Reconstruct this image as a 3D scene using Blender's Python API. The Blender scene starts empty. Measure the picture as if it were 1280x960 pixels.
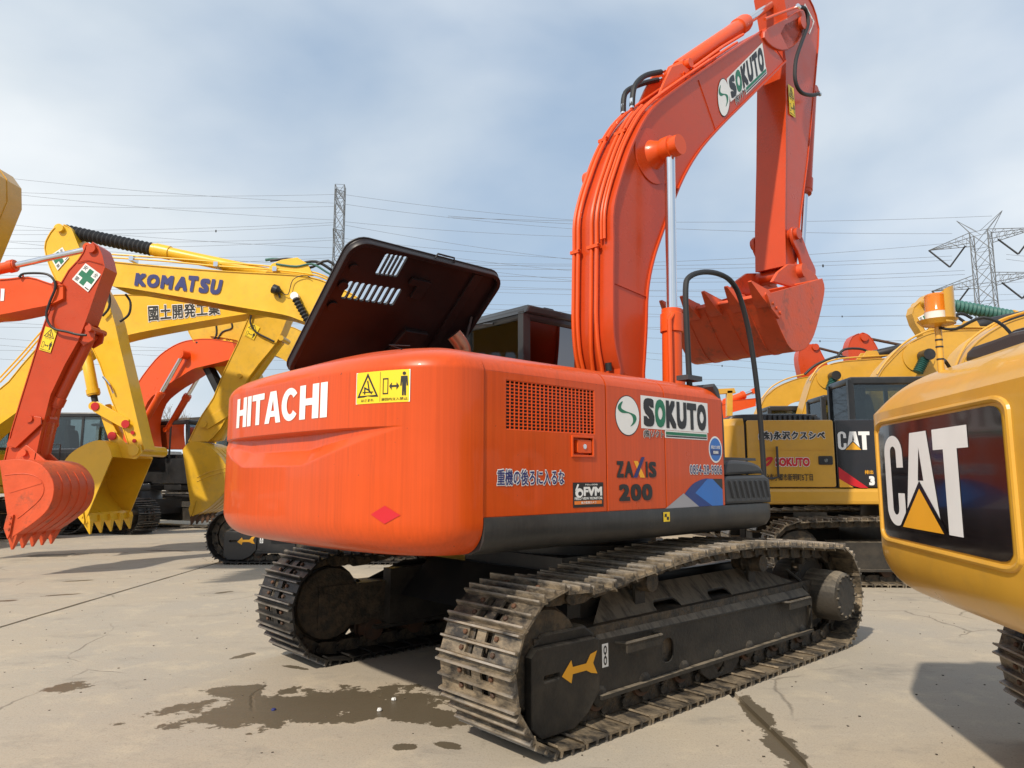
import bpy, bmesh, math, random
from mathutils import Vector, Matrix
random.seed(7)
S = bpy.context.scene
COL = S.collection
# ---------------------------------------------------------------- camera, sky, sun, exposure
F_PX, CAM_H, PITCH = 887.0, 1.42, math.atan(115/887.0)
cd = bpy.data.cameras.new('camera'); cam = bpy.data.objects.new('camera', cd); COL.objects.link(cam)
cd.sensor_width = 36; cd.lens = F_PX/1280*36; cd.clip_start = .05; cd.clip_end = 6000
cam.location = (0, 0, CAM_H); cam.rotation_euler = (math.pi/2+PITCH, 0, 0)
S.camera = cam
SUN_AZ, SUN_EL = math.radians(-147), math.radians(43.5)
w = bpy.data.worlds.new('World'); S.world = w; w.use_nodes = True
N = w.node_tree.nodes; L = w.node_tree.links; N.clear()
out = N.new('ShaderNodeOutputWorld'); bg = N.new('ShaderNodeBackground'); bg.inputs[1].default_value = .1
sky = N.new('ShaderNodeTexSky'); sky.sky_type = 'NISHITA'; sky.sun_disc = False
sky.sun_elevation = SUN_EL; sky.sun_rotation = SUN_AZ % (2*math.pi); sky.air_density = 1.2; sky.dust_density = 2.0
tc = N.new('ShaderNodeTexCoord'); mp = N.new('ShaderNodeMapping'); mp.inputs['Scale'].default_value = (1, 1, 2.0); mp.inputs['Location'].default_value = (8.684, 6.703, -1.264)
nz = N.new('ShaderNodeTexNoise'); nz.inputs['Scale'].default_value = 1.25; nz.inputs['Detail'].default_value = 6; nz.inputs['Roughness'].default_value = .45; nz.inputs['Distortion'].default_value = .25
rp = N.new('ShaderNodeValToRGB'); rp.color_ramp.elements[0].position = .40; rp.color_ramp.elements[1].position = .60
rp.color_ramp.elements[0].color = (.16, .16, .16, 1)
nz2 = N.new('ShaderNodeTexNoise'); nz2.inputs['Scale'].default_value = 2.2; nz2.inputs['Detail'].default_value = 5; nz2.inputs['Roughness'].default_value = .45
rp2 = N.new('ShaderNodeValToRGB'); rp2.color_ramp.elements[0].position = .32; rp2.color_ramp.elements[1].position = .66
rp2.color_ramp.elements[0].color = (5.6, 6.4, 7.1, 1); rp2.color_ramp.elements[1].color = (8.3, 8.7, 9.0, 1)
base = N.new('ShaderNodeMix'); base.data_type = 'RGBA'; base.inputs[0].default_value = .55; base.inputs[7].default_value = (4.2, 5.8, 7.9, 1)
mx = N.new('ShaderNodeMix'); mx.data_type = 'RGBA'
L.new(tc.outputs['Generated'], mp.inputs[0]); L.new(mp.outputs[0], nz.inputs[0]); L.new(mp.outputs[0], nz2.inputs[0])
L.new(nz.outputs[0], rp.inputs[0]); L.new(nz2.outputs[0], rp2.inputs[0])
L.new(sky.outputs[0], base.inputs[6]); L.new(base.outputs[2], mx.inputs[6]); L.new(rp2.outputs[0], mx.inputs[7]); L.new(rp.outputs[0], mx.inputs[0])
L.new(mx.outputs[2], bg.inputs[0]); L.new(bg.outputs[0], out.inputs[0])
sl = bpy.data.lights.new('sun', 'SUN'); sl.energy = 3.9; sl.angle = math.radians(1.6); sl.color = (1, .90, .76)
so = bpy.data.objects.new('sun', sl); COL.objects.link(so)
sd = Vector((math.sin(SUN_AZ)*math.cos(SUN_EL), math.cos(SUN_AZ)*math.cos(SUN_EL), math.sin(SUN_EL)))
so.rotation_euler = sd.to_track_quat('Z', 'Y').to_euler(); so.location = sd*50
S.view_settings.view_transform = 'Standard'; S.view_settings.look = 'None'; S.view_settings.exposure = 0.15; S.view_settings.gamma = 1
S.render.engine = 'CYCLES'; S.cycles.max_bounces = 6; S.cycles.transparent_max_bounces = 12

# ---------------------------------------------------------------- frames: pixel of the photograph -> point on a plane of a machine
def ray(u, v):
    d = v-480.0; c, s = math.cos(PITCH), math.sin(PITCH)
    return Vector((u-640.0, F_PX*c+d*s, -d*c+F_PX*s))
CAMP = Vector((0, 0, CAM_H))
class Fr:
    """ground frame of a machine: origin, heading (degrees clockwise from +Y); local X forward, Y left, Z up"""
    def __init__(s, x, y, az, near=-1):
        s.o = Vector((x, y, 0)); a = math.radians(az); s.az = az; s.near = near
        s.X = Vector((math.sin(a), math.cos(a), 0)); s.Y = Vector((-math.cos(a), math.sin(a), 0))
        s.rz = math.pi/2-a
    def hy(s, u, v, y):
        d = ray(u, v); t = (y+(s.o-CAMP).dot(s.Y))/d.dot(s.Y); p = CAMP+d*t-s.o
        return (p.dot(s.X), p.z)
    def hx(s, u, v, x):
        d = ray(u, v); t = (x+(s.o-CAMP).dot(s.X))/d.dot(s.X); p = CAMP+d*t-s.o
        return (p.dot(s.Y), p.z)
    def hys(s, pts, y): return [s.hy(u, v, y) for u, v in pts]
def world_at(u, v, Y):
    d = ray(u, v); return CAMP+d*(Y/d.y)

# ---------------------------------------------------------------- materials
MATS = {}
def nm(name):
    m = bpy.data.materials.new(name); m.use_nodes = True; MATS[name] = m
    return m, m.node_tree.nodes, m.node_tree.links, m.node_tree.nodes['Principled BSDF']
def sock(nt, link, a, b): link.new(a, b)
def mat(name, col, rough=.5, rnd=False, wear=0, drip=0, top=0, metal=0.0, coat=0.0, var=.12, vscale=3.0, dirt=0.0, dirtcol=(.16, .12, .08), dscale=6.0, bump=0.0, bscale=60.0, stretch=(1, 1, 1), rvar=.1, streak=0.0, spec=.5, cut=.5):
    m, n, l, b = nm(name)
    tc = n.new('ShaderNodeTexCoord'); mp = n.new('ShaderNodeMapping'); mp.inputs['Scale'].default_value = stretch
    OC = tc.outputs['Object']
    if rnd:
        oi = n.new('ShaderNodeObjectInfo'); va = n.new('ShaderNodeVectorMath'); va.operation = 'ADD'; vs = n.new('ShaderNodeVectorMath'); vs.operation = 'SCALE'; vs.inputs[0].default_value = (17, 31, 9)
        l.new(oi.outputs['Random'], vs.inputs[3]); l.new(tc.outputs['Object'], va.inputs[0]); l.new(vs.outputs[0], va.inputs[1]); OC = va.outputs[0]
    l.new(OC, mp.inputs[0])
    nz = n.new('ShaderNodeTexNoise'); nz.inputs['Scale'].default_value = vscale; nz.inputs['Detail'].default_value = 7; nz.inputs['Roughness'].default_value = .6
    l.new(mp.outputs[0], nz.inputs[0])
    mr = n.new('ShaderNodeMapRange'); mr.inputs[1].default_value = .3; mr.inputs[2].default_value = .7
    mr.inputs[3].default_value = 1-var; mr.inputs[4].default_value = 1+var; l.new(nz.outputs[0], mr.inputs[0])
    mul = n.new('ShaderNodeVectorMath'); mul.operation = 'SCALE'; mul.inputs[0].default_value = col[:3]; l.new(mr.outputs[0], mul.inputs[3])
    cur = mul.outputs[0]
    if streak:
        mp2 = n.new('ShaderNodeMapping'); mp2.inputs['Scale'].default_value = (55, 55, 1.1); l.new(tc.outputs['Object'], mp2.inputs[0])
        ns = n.new('ShaderNodeTexNoise'); ns.inputs['Scale'].default_value = 1.0; ns.inputs['Detail'].default_value = 3; l.new(mp2.outputs[0], ns.inputs[0])
        ms = n.new('ShaderNodeMapRange'); ms.inputs[1].default_value = .3; ms.inputs[2].default_value = .7; ms.inputs[3].default_value = 1-streak; ms.inputs[4].default_value = 1+streak*.6
        l.new(ns.outputs[0], ms.inputs[0]); m2 = n.new('ShaderNodeVectorMath'); m2.operation = 'SCALE'; l.new(cur, m2.inputs[0]); l.new(ms.outputs[0], m2.inputs[3]); cur = m2.outputs[0]
    if drip:      # thin dark run-off streaks and small chips
        mp4 = n.new('ShaderNodeMapping'); mp4.inputs['Scale'].default_value = (16, 16, .9); l.new(OC, mp4.inputs[0]); n4 = n.new('ShaderNodeTexNoise'); n4.inputs['Scale'].default_value = 1; n4.inputs['Detail'].default_value = 8; n4.inputs['Roughness'].default_value = .7; l.new(mp4.outputs[0], n4.inputs[0])
        r4 = n.new('ShaderNodeMapRange'); r4.inputs[1].default_value = .60; r4.inputs[2].default_value = .74; r4.inputs[3].default_value = 0; r4.inputs[4].default_value = drip; l.new(n4.outputs[0], r4.inputs[0])
        x4 = n.new('ShaderNodeMix'); x4.data_type = 'RGBA'; l.new(r4.outputs[0], x4.inputs[0]); l.new(cur, x4.inputs[6]); x4.inputs[7].default_value = (.16, .035, .012, 1); cur = x4.outputs[2]
        n5 = n.new('ShaderNodeTexNoise'); n5.inputs['Scale'].default_value = 38; n5.inputs['Detail'].default_value = 4; l.new(OC, n5.inputs[0]); r5 = n.new('ShaderNodeMapRange'); r5.inputs[1].default_value = .735; r5.inputs[2].default_value = .76; l.new(n5.outputs[0], r5.inputs[0])
        x5 = n.new('ShaderNodeMix'); x5.data_type = 'RGBA'; l.new(r5.outputs[0], x5.inputs[0]); l.new(cur, x5.inputs[6]); x5.inputs[7].default_value = (.10, .03, .02, 1); cur = x5.outputs[2]
    if dirt:
        nd = n.new('ShaderNodeTexNoise'); nd.inputs['Scale'].default_value = dscale; nd.inputs['Detail'].default_value = 9; nd.inputs['Roughness'].default_value = .7
        mp3 = n.new('ShaderNodeMapping'); mp3.inputs['Location'].default_value = (5, 3, 1); mp3.inputs['Scale'].default_value = stretch; l.new(OC, mp3.inputs[0]); l.new(mp3.outputs[0], nd.inputs[0])
        rd = n.new('ShaderNodeMapRange'); rd.inputs[1].default_value = cut-.08; rd.inputs[2].default_value = cut+.12; rd.inputs[3].default_value = 0; rd.inputs[4].default_value = dirt; l.new(nd.outputs[0], rd.inputs[0])
        mm = n.new('ShaderNodeMix'); mm.data_type = 'RGBA'; l.new(rd.outputs[0], mm.inputs[0]); l.new(cur, mm.inputs[6]); mm.inputs[7].default_value = (*dirtcol, 1); cur = mm.outputs[2]
    if top:      # dust that has settled on what faces up
        ge = n.new('ShaderNodeNewGeometry'); sz = n.new('ShaderNodeSeparateXYZ'); l.new(ge.outputs['True Normal'], sz.inputs[0]); t1 = n.new('ShaderNodeMapRange'); t1.inputs[1].default_value = .25; t1.inputs[2].default_value = .8; t1.inputs[3].default_value = 0; t1.inputs[4].default_value = top; l.new(sz.outputs[2], t1.inputs[0])
        n7 = n.new('ShaderNodeTexNoise'); n7.inputs['Scale'].default_value = 9; n7.inputs['Detail'].default_value = 9; n7.inputs['Roughness'].default_value = .72; mp7 = n.new('ShaderNodeMapping'); mp7.inputs['Scale'].default_value = (1.6, .35, .5); l.new(OC, mp7.inputs[0]); l.new(mp7.outputs[0], n7.inputs[0]); t2 = n.new('ShaderNodeMapRange'); t2.inputs[1].default_value = .34; t2.inputs[2].default_value = .54; l.new(n7.outputs[0], t2.inputs[0])
        t3 = n.new('ShaderNodeMath'); t3.operation = 'MULTIPLY'; l.new(t1.outputs[0], t3.inputs[0]); l.new(t2.outputs[0], t3.inputs[1]); t4 = n.new('ShaderNodeMix'); t4.data_type = 'RGBA'; l.new(t3.outputs[0], t4.inputs[0]); l.new(cur, t4.inputs[6]); t4.inputs[7].default_value = (.27, .225, .165, 1); cur = t4.outputs[2]
    if wear:      # scuffed bright ridge of the grousers
        sx = n.new('ShaderNodeSeparateXYZ'); l.new(tc.outputs['Object'], sx.inputs[0]); wr = n.new('ShaderNodeMapRange'); wr.inputs[1].default_value = .016; wr.inputs[2].default_value = .029; wr.inputs[3].default_value = 0; wr.inputs[4].default_value = wear; l.new(sx.outputs[2], wr.inputs[0])
        wm = n.new('ShaderNodeMath'); wm.operation = 'MULTIPLY'; l.new(wr.outputs[0], wm.inputs[0]); wn = n.new('ShaderNodeMapRange'); wn.inputs[1].default_value = .35; wn.inputs[2].default_value = .6; l.new(nz.outputs[0], wn.inputs[0]); l.new(wn.outputs[0], wm.inputs[1])
        wx = n.new('ShaderNodeMix'); wx.data_type = 'RGBA'; l.new(wm.outputs[0], wx.inputs[0]); l.new(cur, wx.inputs[6]); wx.inputs[7].default_value = (.42, .38, .33, 1); cur = wx.outputs[2]
    l.new(cur, b.inputs['Base Color'])
    rr = n.new('ShaderNodeMapRange'); rr.inputs[1].default_value = .3; rr.inputs[2].default_value = .7; rr.inputs[3].default_value = max(.02, rough-rvar); rr.inputs[4].default_value = min(1, rough+rvar)
    l.new(nz.outputs[0], rr.inputs[0]); l.new(rr.outputs[0], b.inputs['Roughness'])
    b.inputs['Metallic'].default_value = metal; b.inputs['Coat Weight'].default_value = coat; b.inputs['Coat Roughness'].default_value = .06
    b.inputs['Specular IOR Level'].default_value = spec
    if bump:
        nb = n.new('ShaderNodeTexNoise'); nb.inputs['Scale'].default_value = bscale; nb.inputs['Detail'].default_value = 4; l.new(mp.outputs[0], nb.inputs[0])
        bp = n.new('ShaderNodeBump'); bp.inputs['Strength'].default_value = bump; bp.inputs['Distance'].default_value = .01; l.new(nb.outputs[0], bp.inputs['Height']); l.new(bp.outputs[0], b.inputs['Normal'])
    return m
ORANGE = mat('orange_paint', (.72, .085, .010), .36, coat=.12, spec=.35, var=.05, vscale=2, streak=.0, dirt=.10, dirtcol=(.35, .08, .03), cut=.55)
ORANGE_S = mat('orange_paint_streaked', (.60, .072, .007), .36, coat=.22, spec=.28, var=.05, vscale=2, streak=.09, drip=.35)  # streak: brush streaks with their reflection lines put into the colour
ORANGE_B = mat('orange_bucket_paint', (.64, .085, .022), .5, var=.10, vscale=4, dirt=.75, dirtcol=(.10, .06, .035), cut=.61, dscale=5, bump=.25, bscale=30)
ORANGE_L = mat('orange_arm_paint', (.52, .056, .011), .32, coat=.12, spec=.4, var=.06, vscale=2, dirt=.2, dirtcol=(.30, .07, .03), cut=.58)
YEL = mat('yellow_paint', (.80, .47, .018), .36, coat=.25, var=.05, vscale=2, dirt=.22, dirtcol=(.40, .25, .05), cut=.58, bump=.02)
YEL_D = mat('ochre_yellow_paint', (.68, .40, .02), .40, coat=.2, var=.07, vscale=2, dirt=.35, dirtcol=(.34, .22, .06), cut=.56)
CATY = mat('deep_yellow_paint', (.63, .335, .035), .36, coat=.3, var=.06, vscale=2.5, dirt=.25, dirtcol=(.36, .22, .06), cut=.58)
BLACK = mat('black_paint', (.018, .018, .019), .38, coat=.1, var=.2, dirt=.25, dirtcol=(.07, .06, .05), cut=.56)
BLACK_S = mat('black_sill_paint', (.030, .031, .032), .42, var=.15, streak=.22, dirt=.3, dirtcol=(.09, .08, .065), cut=.55)
LIDIN = mat('dark_lid_lining', (.011, .007, .008), .45, var=.4, vscale=2, dirt=.4, dirtcol=(.022, .009, .009), cut=.5, dscale=3)
STEEL = mat('worn_shoe_steel', (.050, .045, .040), .45, rnd=True, wear=.8, metal=.3, var=.5, vscale=6, dirt=.95, dirtcol=(.31, .245, .165), cut=.485, dscale=10, bump=.7, bscale=40, stretch=(1, .5, 1))
STEEL_K = mat('black_shoe_steel', (.025, .024, .023), .42, rnd=True, wear=.6, metal=.4, var=.35, vscale=5, dirt=.6, dirtcol=(.13, .105, .08), cut=.60, dscale=9, bump=.4, bscale=40, stretch=(1, .5, 1))
FRAME = mat('dusty_track_frame', (.031, .028, .024), .55, spec=.3, top=.75, var=.3, vscale=3, dirt=.7, dirtcol=(.062, .052, .040), cut=.50, dscale=5, bump=.3, bscale=45)
DIRTY = mat('greasy_chain', (.03, .026, .02), .6, var=.5, vscale=8, dirt=.8, dirtcol=(.12, .085, .05), cut=.5, dscale=12, bump=.8, bscale=50)
RUST = mat('rusty_roller', (.10, .045, .022), .7, var=.4, vscale=9, dirt=.7, dirtcol=(.05, .04, .03), cut=.5)
CHROME = mat('chrome_rod', (.75, .76, .78), .12, metal=1.0, var=.04, rvar=.04)
RUBBER = mat('black_rubber_hose', (.020, .021, .023), .55, var=.2, spec=.4)
PLASTIC = mat('grey_black_plastic', (.040, .042, .046), .45, var=.12, bump=.1, bscale=150)
CABM = mat('dark_grey_cab_paint', (.030, .031, .033), .36, coat=.2, var=.12)
WHITE = mat('white_decal', (.80, .80, .78), .5, var=.04)
INK = mat('black_decal', (.018, .018, .018), .45, var=.1)
GREEN = mat('green_decal', (.012, .17, .085), .45, var=.05)
NAVY = mat('navy_decal', (.025, .032, .15), .45, var=.06)
BLUE = mat('blue_decal', (.03, .16, .52), .4, var=.1)
DBLUE = mat('dark_blue_decal', (.015, .045, .20), .4, var=.1)
GREY = mat('grey_decal', (.33, .33, .36), .5, var=.06)
STICK = mat('yellow_sticker', (.85, .60, .02), .45, var=.04)
AMBERD = mat('amber_decal', (.85, .40, .02), .45, var=.05)
REDD = mat('red_decal', (.55, .012, .02), .4, var=.05)
REDP = mat('red_pin_cap', (.50, .012, .015), .45, var=.1)
TEAL = mat('teal_bellows', (.035, .13, .11), .6, var=.15)
PYL = mat('galvanised_lattice', (.16, .17, .18), .6, var=.1)
WIRE = mat('overhead_wire', (.20, .21, .23), .7, var=.05)
COPPER = mat('burnt_exhaust_metal', (.40, .17, .10), .35, metal=.7, var=.3, vscale=8)
SEAT = mat('dark_seat_fabric', (.02, .02, .022), .8)
GREYW = mat('pale_shed_cladding', (.42, .42, .41), .7, var=.08)
BARK = mat('bare_bark', (.12, .09, .07), .9, var=.2)
TWIG = mat('bare_twigs', (.17, .13, .10), .9, var=.2)
def glass(name, tint, gloss=.12, gc=(.9, .95, 1)):
    m, n, l, b = nm(name); n.remove(b); o = n['Material Output']
    t = n.new('ShaderNodeBsdfTransparent'); t.inputs[0].default_value = (*tint, 1)
    g = n.new('ShaderNodeBsdfGlossy'); g.inputs['Roughness'].default_value = .03; g.inputs[0].default_value = (*gc, 1)
    fr = n.new('ShaderNodeFresnel'); fr.inputs[0].default_value = 1.5; ad = n.new('ShaderNodeMath'); ad.operation = 'MAXIMUM'; ad.inputs[1].default_value = gloss*.5
    l.new(fr.outputs[0], ad.inputs[0]); x = n.new('ShaderNodeMixShader'); l.new(ad.outputs[0], x.inputs[0]); l.new(t.outputs[0], x.inputs[1]); l.new(g.outputs[0], x.inputs[2]); l.new(x.outputs[0], o.inputs[0])
    return m
GLASS = glass('cab_glass', (.62, .68, .68)); GLASS_D = glass('tinted_cab_glass', (.22, .15, .16), .12, (.22, .20, .20))
m, n, l, b = nm('amber_lens'); b.inputs['Base Color'].default_value = (.85, .26, .02, 1); b.inputs['Roughness'].default_value = .15; b.inputs['Transmission Weight'].default_value = .35; AMBER = m

def concrete():
    m, n, l, b = nm('yard_concrete')
    tc = n.new('ShaderNodeTexCoord'); geo = n.new('ShaderNodeNewGeometry')
    P = geo.outputs['Position']
    def noise(sc, det=6, ro=.6, vec=P, dist=0, off=(0, 0, 0), stretch=(1, 1, 1)):
        mp = n.new('ShaderNodeMapping'); mp.inputs['Location'].default_value = off; mp.inputs['Scale'].default_value = stretch; l.new(vec, mp.inputs[0])
        t = n.new('ShaderNodeTexNoise'); t.inputs['Scale'].default_value = sc; t.inputs['Detail'].default_value = det; t.inputs['Roughness'].default_value = ro; t.inputs['Distortion'].default_value = dist
        l.new(mp.outputs[0], t.inputs[0]); return t.outputs[0]
    def ramp(x, a, c, lo=0.0, hi=1.0):
        r = n.new('ShaderNodeMapRange'); r.inputs[1].default_value = a; r.inputs[2].default_value = c; r.inputs[3].default_value = lo; r.inputs[4].default_value = hi; l.new(x, r.inputs[0]); return r.outputs[0]
    def mixc(f, a, bcol):
        x = n.new('ShaderNodeMix'); x.data_type = 'RGBA'; l.new(f, x.inputs[0])
        (l.new(a, x.inputs[6]) if not isinstance(a, tuple) else setattr(x.inputs[6], 'default_value', (*a, 1)))
        x.inputs[7].default_value = (*bcol, 1); return x.outputs[2]
    def math_(op, a, c):
        x = n.new('ShaderNodeMath'); x.operation = op
        for i, q in enumerate((a, c)):
            if isinstance(q, (int, float)): x.inputs[i].default_value = q
            else: l.new(q, x.inputs[i])
        return x.outputs[0]
    col = mixc(ramp(noise(.45, 5), .35, .65), (.41, .35, .265), (.36, .325, .27))
    col = mixc(ramp(noise(2.6, 8, .7), .52, .66, 0, .55), col, (.49, .42, .31))
    col = mixc(ramp(noise(1.3, 9, .72, off=(4, 2, 0), stretch=(.6, 1, 1)), .55, .68, 0, .6), col, (.205, .19, .165))
    col = mixc(ramp(noise(11, 6, .75, off=(1, 7, 0)), .60, .70, 0, .45), col, (.18, .16, .13))
    col = mixc(ramp(noise(42, 3, .6), .64, .74, 0, .5), col, (.12, .10, .08))
    col = mixc(ramp(noise(5, 8, .75, off=(3, 8, 0), stretch=(.35, 2.4, 1)), .58, .70, 0, .5), col, (.52, .46, .36))
    col = mixc(ramp(noise(95, 4, .7), .50, .72, 0, .45), col, (.16, .135, .10))
    # fine cracks
    vo = n.new('ShaderNodeTexVoronoi'); vo.feature = 'DISTANCE_TO_EDGE'; vo.inputs['Scale'].default_value = .55
    wp = n.new('ShaderNodeMix'); wp.data_type = 'VECTOR'; wp.inputs[0].default_value = .16
    tn = n.new('ShaderNodeTexNoise'); tn.inputs['Scale'].default_value = 2.5; tn.inputs['Detail'].default_value = 6; l.new(P, tn.inputs[0])
    l.new(P, wp.inputs[4]); l.new(tn.outputs[1], wp.inputs[5]); l.new(wp.outputs[1], vo.inputs['Vector'])
    crk = math_('MULTIPLY', ramp(vo.outputs[0], 0.0, .006, 1, 0), ramp(noise(.7, 2, off=(9, 9, 0)), .52, .60))
    col = mixc(math_('MULTIPLY', crk, .6), col, (.10, .085, .065))
    # wet stains and painted bucket shadows, each an ellipse whose rim is eaten by noise:  (x, y, half length, half width, angle)
    sep = n.new('ShaderNodeSeparateXYZ'); l.new(P, sep.inputs[0])
    rim = math_('ADD', math_('MULTIPLY', math_('SUBTRACT', noise(4.5, 11, .70, off=(2, 5, 0)), .5), 3.1), 0)
    wet = None  # mask of the wet stains and the painted bucket shadows
    for (cx, cy, a_, b_, an) in WET_SHADE:
        ca, sa = math.cos(an), math.sin(an)
        dx = math_('SUBTRACT', sep.outputs[0], cx); dy = math_('SUBTRACT', sep.outputs[1], cy)
        ux = math_('DIVIDE', math_('ADD', math_('MULTIPLY', dx, ca), math_('MULTIPLY', dy, sa)), a_)
        uy = math_('DIVIDE', math_('SUBTRACT', math_('MULTIPLY', dy, ca), math_('MULTIPLY', dx, sa)), b_)
        e = math_('SQRT', math_('ADD', math_('MULTIPLY', ux, ux), math_('MULTIPLY', uy, uy)), 0)
        e = math_('SUBTRACT', math_('SUBTRACT', 1.0, e), rim)
        wet = e if wet is None else math_('MAXIMUM', wet, e)
    wet = ramp(wet, .0, .05)
    col = mixc(math_('MULTIPLY', wet, .88), col, (.082, .064, .038))
    l.new(col, b.inputs['Base Color'])
    ro = math_('SUBTRACT', ramp(noise(3, 5), .3, .7, .78, .92), math_('MULTIPLY', wet, .42)); l.new(ro, b.inputs['Roughness'])
    b.inputs['Specular IOR Level'].default_value = .35
    hgt = math_('ADD', math_('MULTIPLY', noise(30, 6, .7), .5), math_('MULTIPLY', crk, -1.0))
    bp = n.new('ShaderNodeBump'); bp.inputs['Strength'].default_value = .35; bp.inputs['Distance'].default_value = .01; l.new(hgt, bp.inputs['Height']); l.new(bp.outputs[0], b.inputs['Normal'])
    return m
def gpt(u, v):
    d = ray(u, v); t = -CAM_H/d.z; return (d.x*t, d.y*t)
WET_SHADE = []
for (x0, y0, x1, y1, hw) in [(215, 893, 570, 872, .36), (262, 862, 330, 868, .15), (440, 880, 600, 905, .16), (285, 825, 322, 815, .04), (352, 832, 385, 837, .035), (930, 872, 965, 915, .075), (960, 905, 1000, 965, .085), (490, 932, 520, 935, .05),
                             (55, 745, 100, 742, .05), (80, 727, 116, 725, .05), (-10, 752, 26, 750, .06), (186, 688, 235, 689, .10), (30, 695, 105, 693, .28), (270, 742, 290, 739, .05), (545, 930, 575, 934, .04), (60, 860, 110, 858, .12)]:  # includes painted cast shadows below the two left-hand buckets
    a = gpt(x0, y0); c = gpt(x1, y1)
    WET_SHADE.append(((a[0]+c[0])/2, (a[1]+c[1])/2, math.hypot(a[0]-c[0], a[1]-c[1])/2*1.05, hw, math.atan2(c[1]-a[1], c[0]-a[0])))
CONC = concrete()

# ---------------------------------------------------------------- geometry helpers: a geo is (verts, faces)
def gbox(x0, x1, y0, y1, z0, z1):
    V = [(x, y, z) for x in (x0, x1) for y in (y0, y1) for z in (z0, z1)]
    return V, [(0, 1, 3, 2), (4, 6, 7, 5), (0, 4, 5, 1), (2, 3, 7, 6), (0, 2, 6, 4), (1, 5, 7, 3)]
def basis(d):
    d = d.normalized(); a = Vector((0, 0, 1)) if abs(d.z) < .9 else Vector((1, 0, 0))
    e = d.cross(a).normalized(); return e, d.cross(e).normalized()
def gtube(pts, r, n=8, caps=True):
    pts = [Vector(p) for p in pts]; V = []; Fc = []; k = len(pts)
    rs = r if isinstance(r, (list, tuple)) else [r]*k
    e = None
    for i, p in enumerate(pts):
        d = (pts[min(i+1, k-1)]-pts[max(i-1, 0)]).normalized()
        if e is None: e, f = basis(d)
        else:
            e = (e-d*e.dot(d)).normalized()
        f = d.cross(e)
        for j in range(n):
            t = 2*math.pi*j/n; V.append(tuple(p+(e*math.cos(t)+f*math.sin(t))*rs[i]))
    for i in range(k-1):
        for j in range(n):
            Fc.append((i*n+j, (i+1)*n+j, (i+1)*n+(j+1) % n, i*n+(j+1) % n))
    if caps: Fc += [tuple(range(n)), tuple(reversed(range((k-1)*n, k*n)))]
    return V, Fc
def gcyl(p, q, r, n=16): return gtube([p, q], r, n)
def glathe(p, q, prof, n=20):
    p = Vector(p); q = Vector(q); d = (q-p)
    pts = [p+d*t for t, _ in prof]; rs = [r for _, r in prof]
    e, f = basis(d); f = d.normalized().cross(e); V = []; Fc = []
    for c, r in zip(pts, rs):
        for j in range(n):
            t = 2*math.pi*j/n; V.append(tuple(c+(e*math.cos(t)+f*math.sin(t))*max(r, 1e-4)))
    for i in range(len(pts)-1):
        for j in range(n): Fc.append((i*n+j, (i+1)*n+j, (i+1)*n+(j+1) % n, i*n+(j+1) % n))
    Fc += [tuple(range(n)), tuple(reversed(range((len(pts)-1)*n, len(pts)*n)))]
    return V, Fc
def gxf(g, M): return [tuple(M @ Vector(v)) for v in g[0]], g[1]
def gmove(g, x, y, z): return [(a+x, b_+y, c+z) for a, b_, c in g[0]], g[1]
def gbar(p, q, w_, h_, up=(0, 0, 1)):
    p = Vector(p); q = Vector(q); d = (q-p).normalized(); u = Vector(up); s = d.cross(u).normalized(); u = s.cross(d)
    V = [tuple(c+s*a*w_/2+u*b_*h_/2) for c in (p, q) for a in (-1, 1) for b_ in (-1, 1)]
    return V, [(0, 1, 3, 2), (4, 6, 7, 5), (0, 4, 5, 1), (2, 3, 7, 6), (0, 2, 6, 4), (1, 5, 7, 3)]
def curve_geo(cu):
    o = bpy.data.objects.new('tmp', cu); COL.objects.link(o); dg = bpy.context.evaluated_depsgraph_get()
    me = bpy.data.meshes.new_from_object(o.evaluated_get(dg))
    g = ([tuple(v.co) for v in me.vertices], [tuple(p.vertices) for p in me.polygons])
    bpy.data.objects.remove(o); bpy.data.meshes.remove(me); bpy.data.curves.remove(cu); return g
def gplate(outer, holes=(), thick=.02, bevel=0.0):
    """flat plate in XY, centred on z = 0, with real holes"""
    cu = bpy.data.curves.new('tmp', 'CURVE'); cu.dimensions = '2D'; cu.fill_mode = 'BOTH'
    cu.extrude = max(thick/2-bevel, .0002); cu.bevel_depth = bevel; cu.bevel_resolution = 1; cu.offset = -bevel if bevel else 0
    for ring in [outer]+list(holes):
        s = cu.splines.new('POLY'); s.points.add(len(ring)-1); s.use_cyclic_u = True
        for p, c in zip(s.points, ring): p.co = (c[0], c[1], 0, 1)
    return curve_geo(cu)
def gprism(outer, y0, y1, holes=(), bevel=.01):
    """outline in (x, z), solid between y0 and y1"""
    g = gplate(outer, holes, abs(y1-y0), bevel); ym = (y0+y1)/2
    return [(x, ym-z, y) for x, y, z in g[0]], g[1]
def cr(pts, n=6, closed=False):
    P = [Vector(p) for p in pts]; k = len(P); o = []
    rng = range(k) if closed else range(k-1)
    for i in rng:
        if closed: a, b_, c, d = P[(i-1) % k], P[i], P[(i+1) % k], P[(i+2) % k]
        else: a, b_, c, d = P[max(i-1, 0)], P[i], P[i+1], P[min(i+2, k-1)]
        for j in range(n):
            t = j/n; o.append(tuple(.5*((2*b_)+(c-a)*t+(2*a-5*b_+4*c-d)*t*t+(3*b_-a-3*c+d)*t**3)))
    if not closed: o.append(tuple(P[-1]))
    return o
def rrect(x0, x1, y0, y1, r, n=4):
    o = []
    for cx, cy, a0 in ((x1-r, y1-r, 0), (x0+r, y1-r, 90), (x0+r, y0+r, 180), (x1-r, y0+r, 270)):
        for i in range(n+1):
            a = math.radians(a0+90*i/n); o.append((cx+r*math.cos(a), cy+r*math.sin(a)))
    return o
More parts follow.
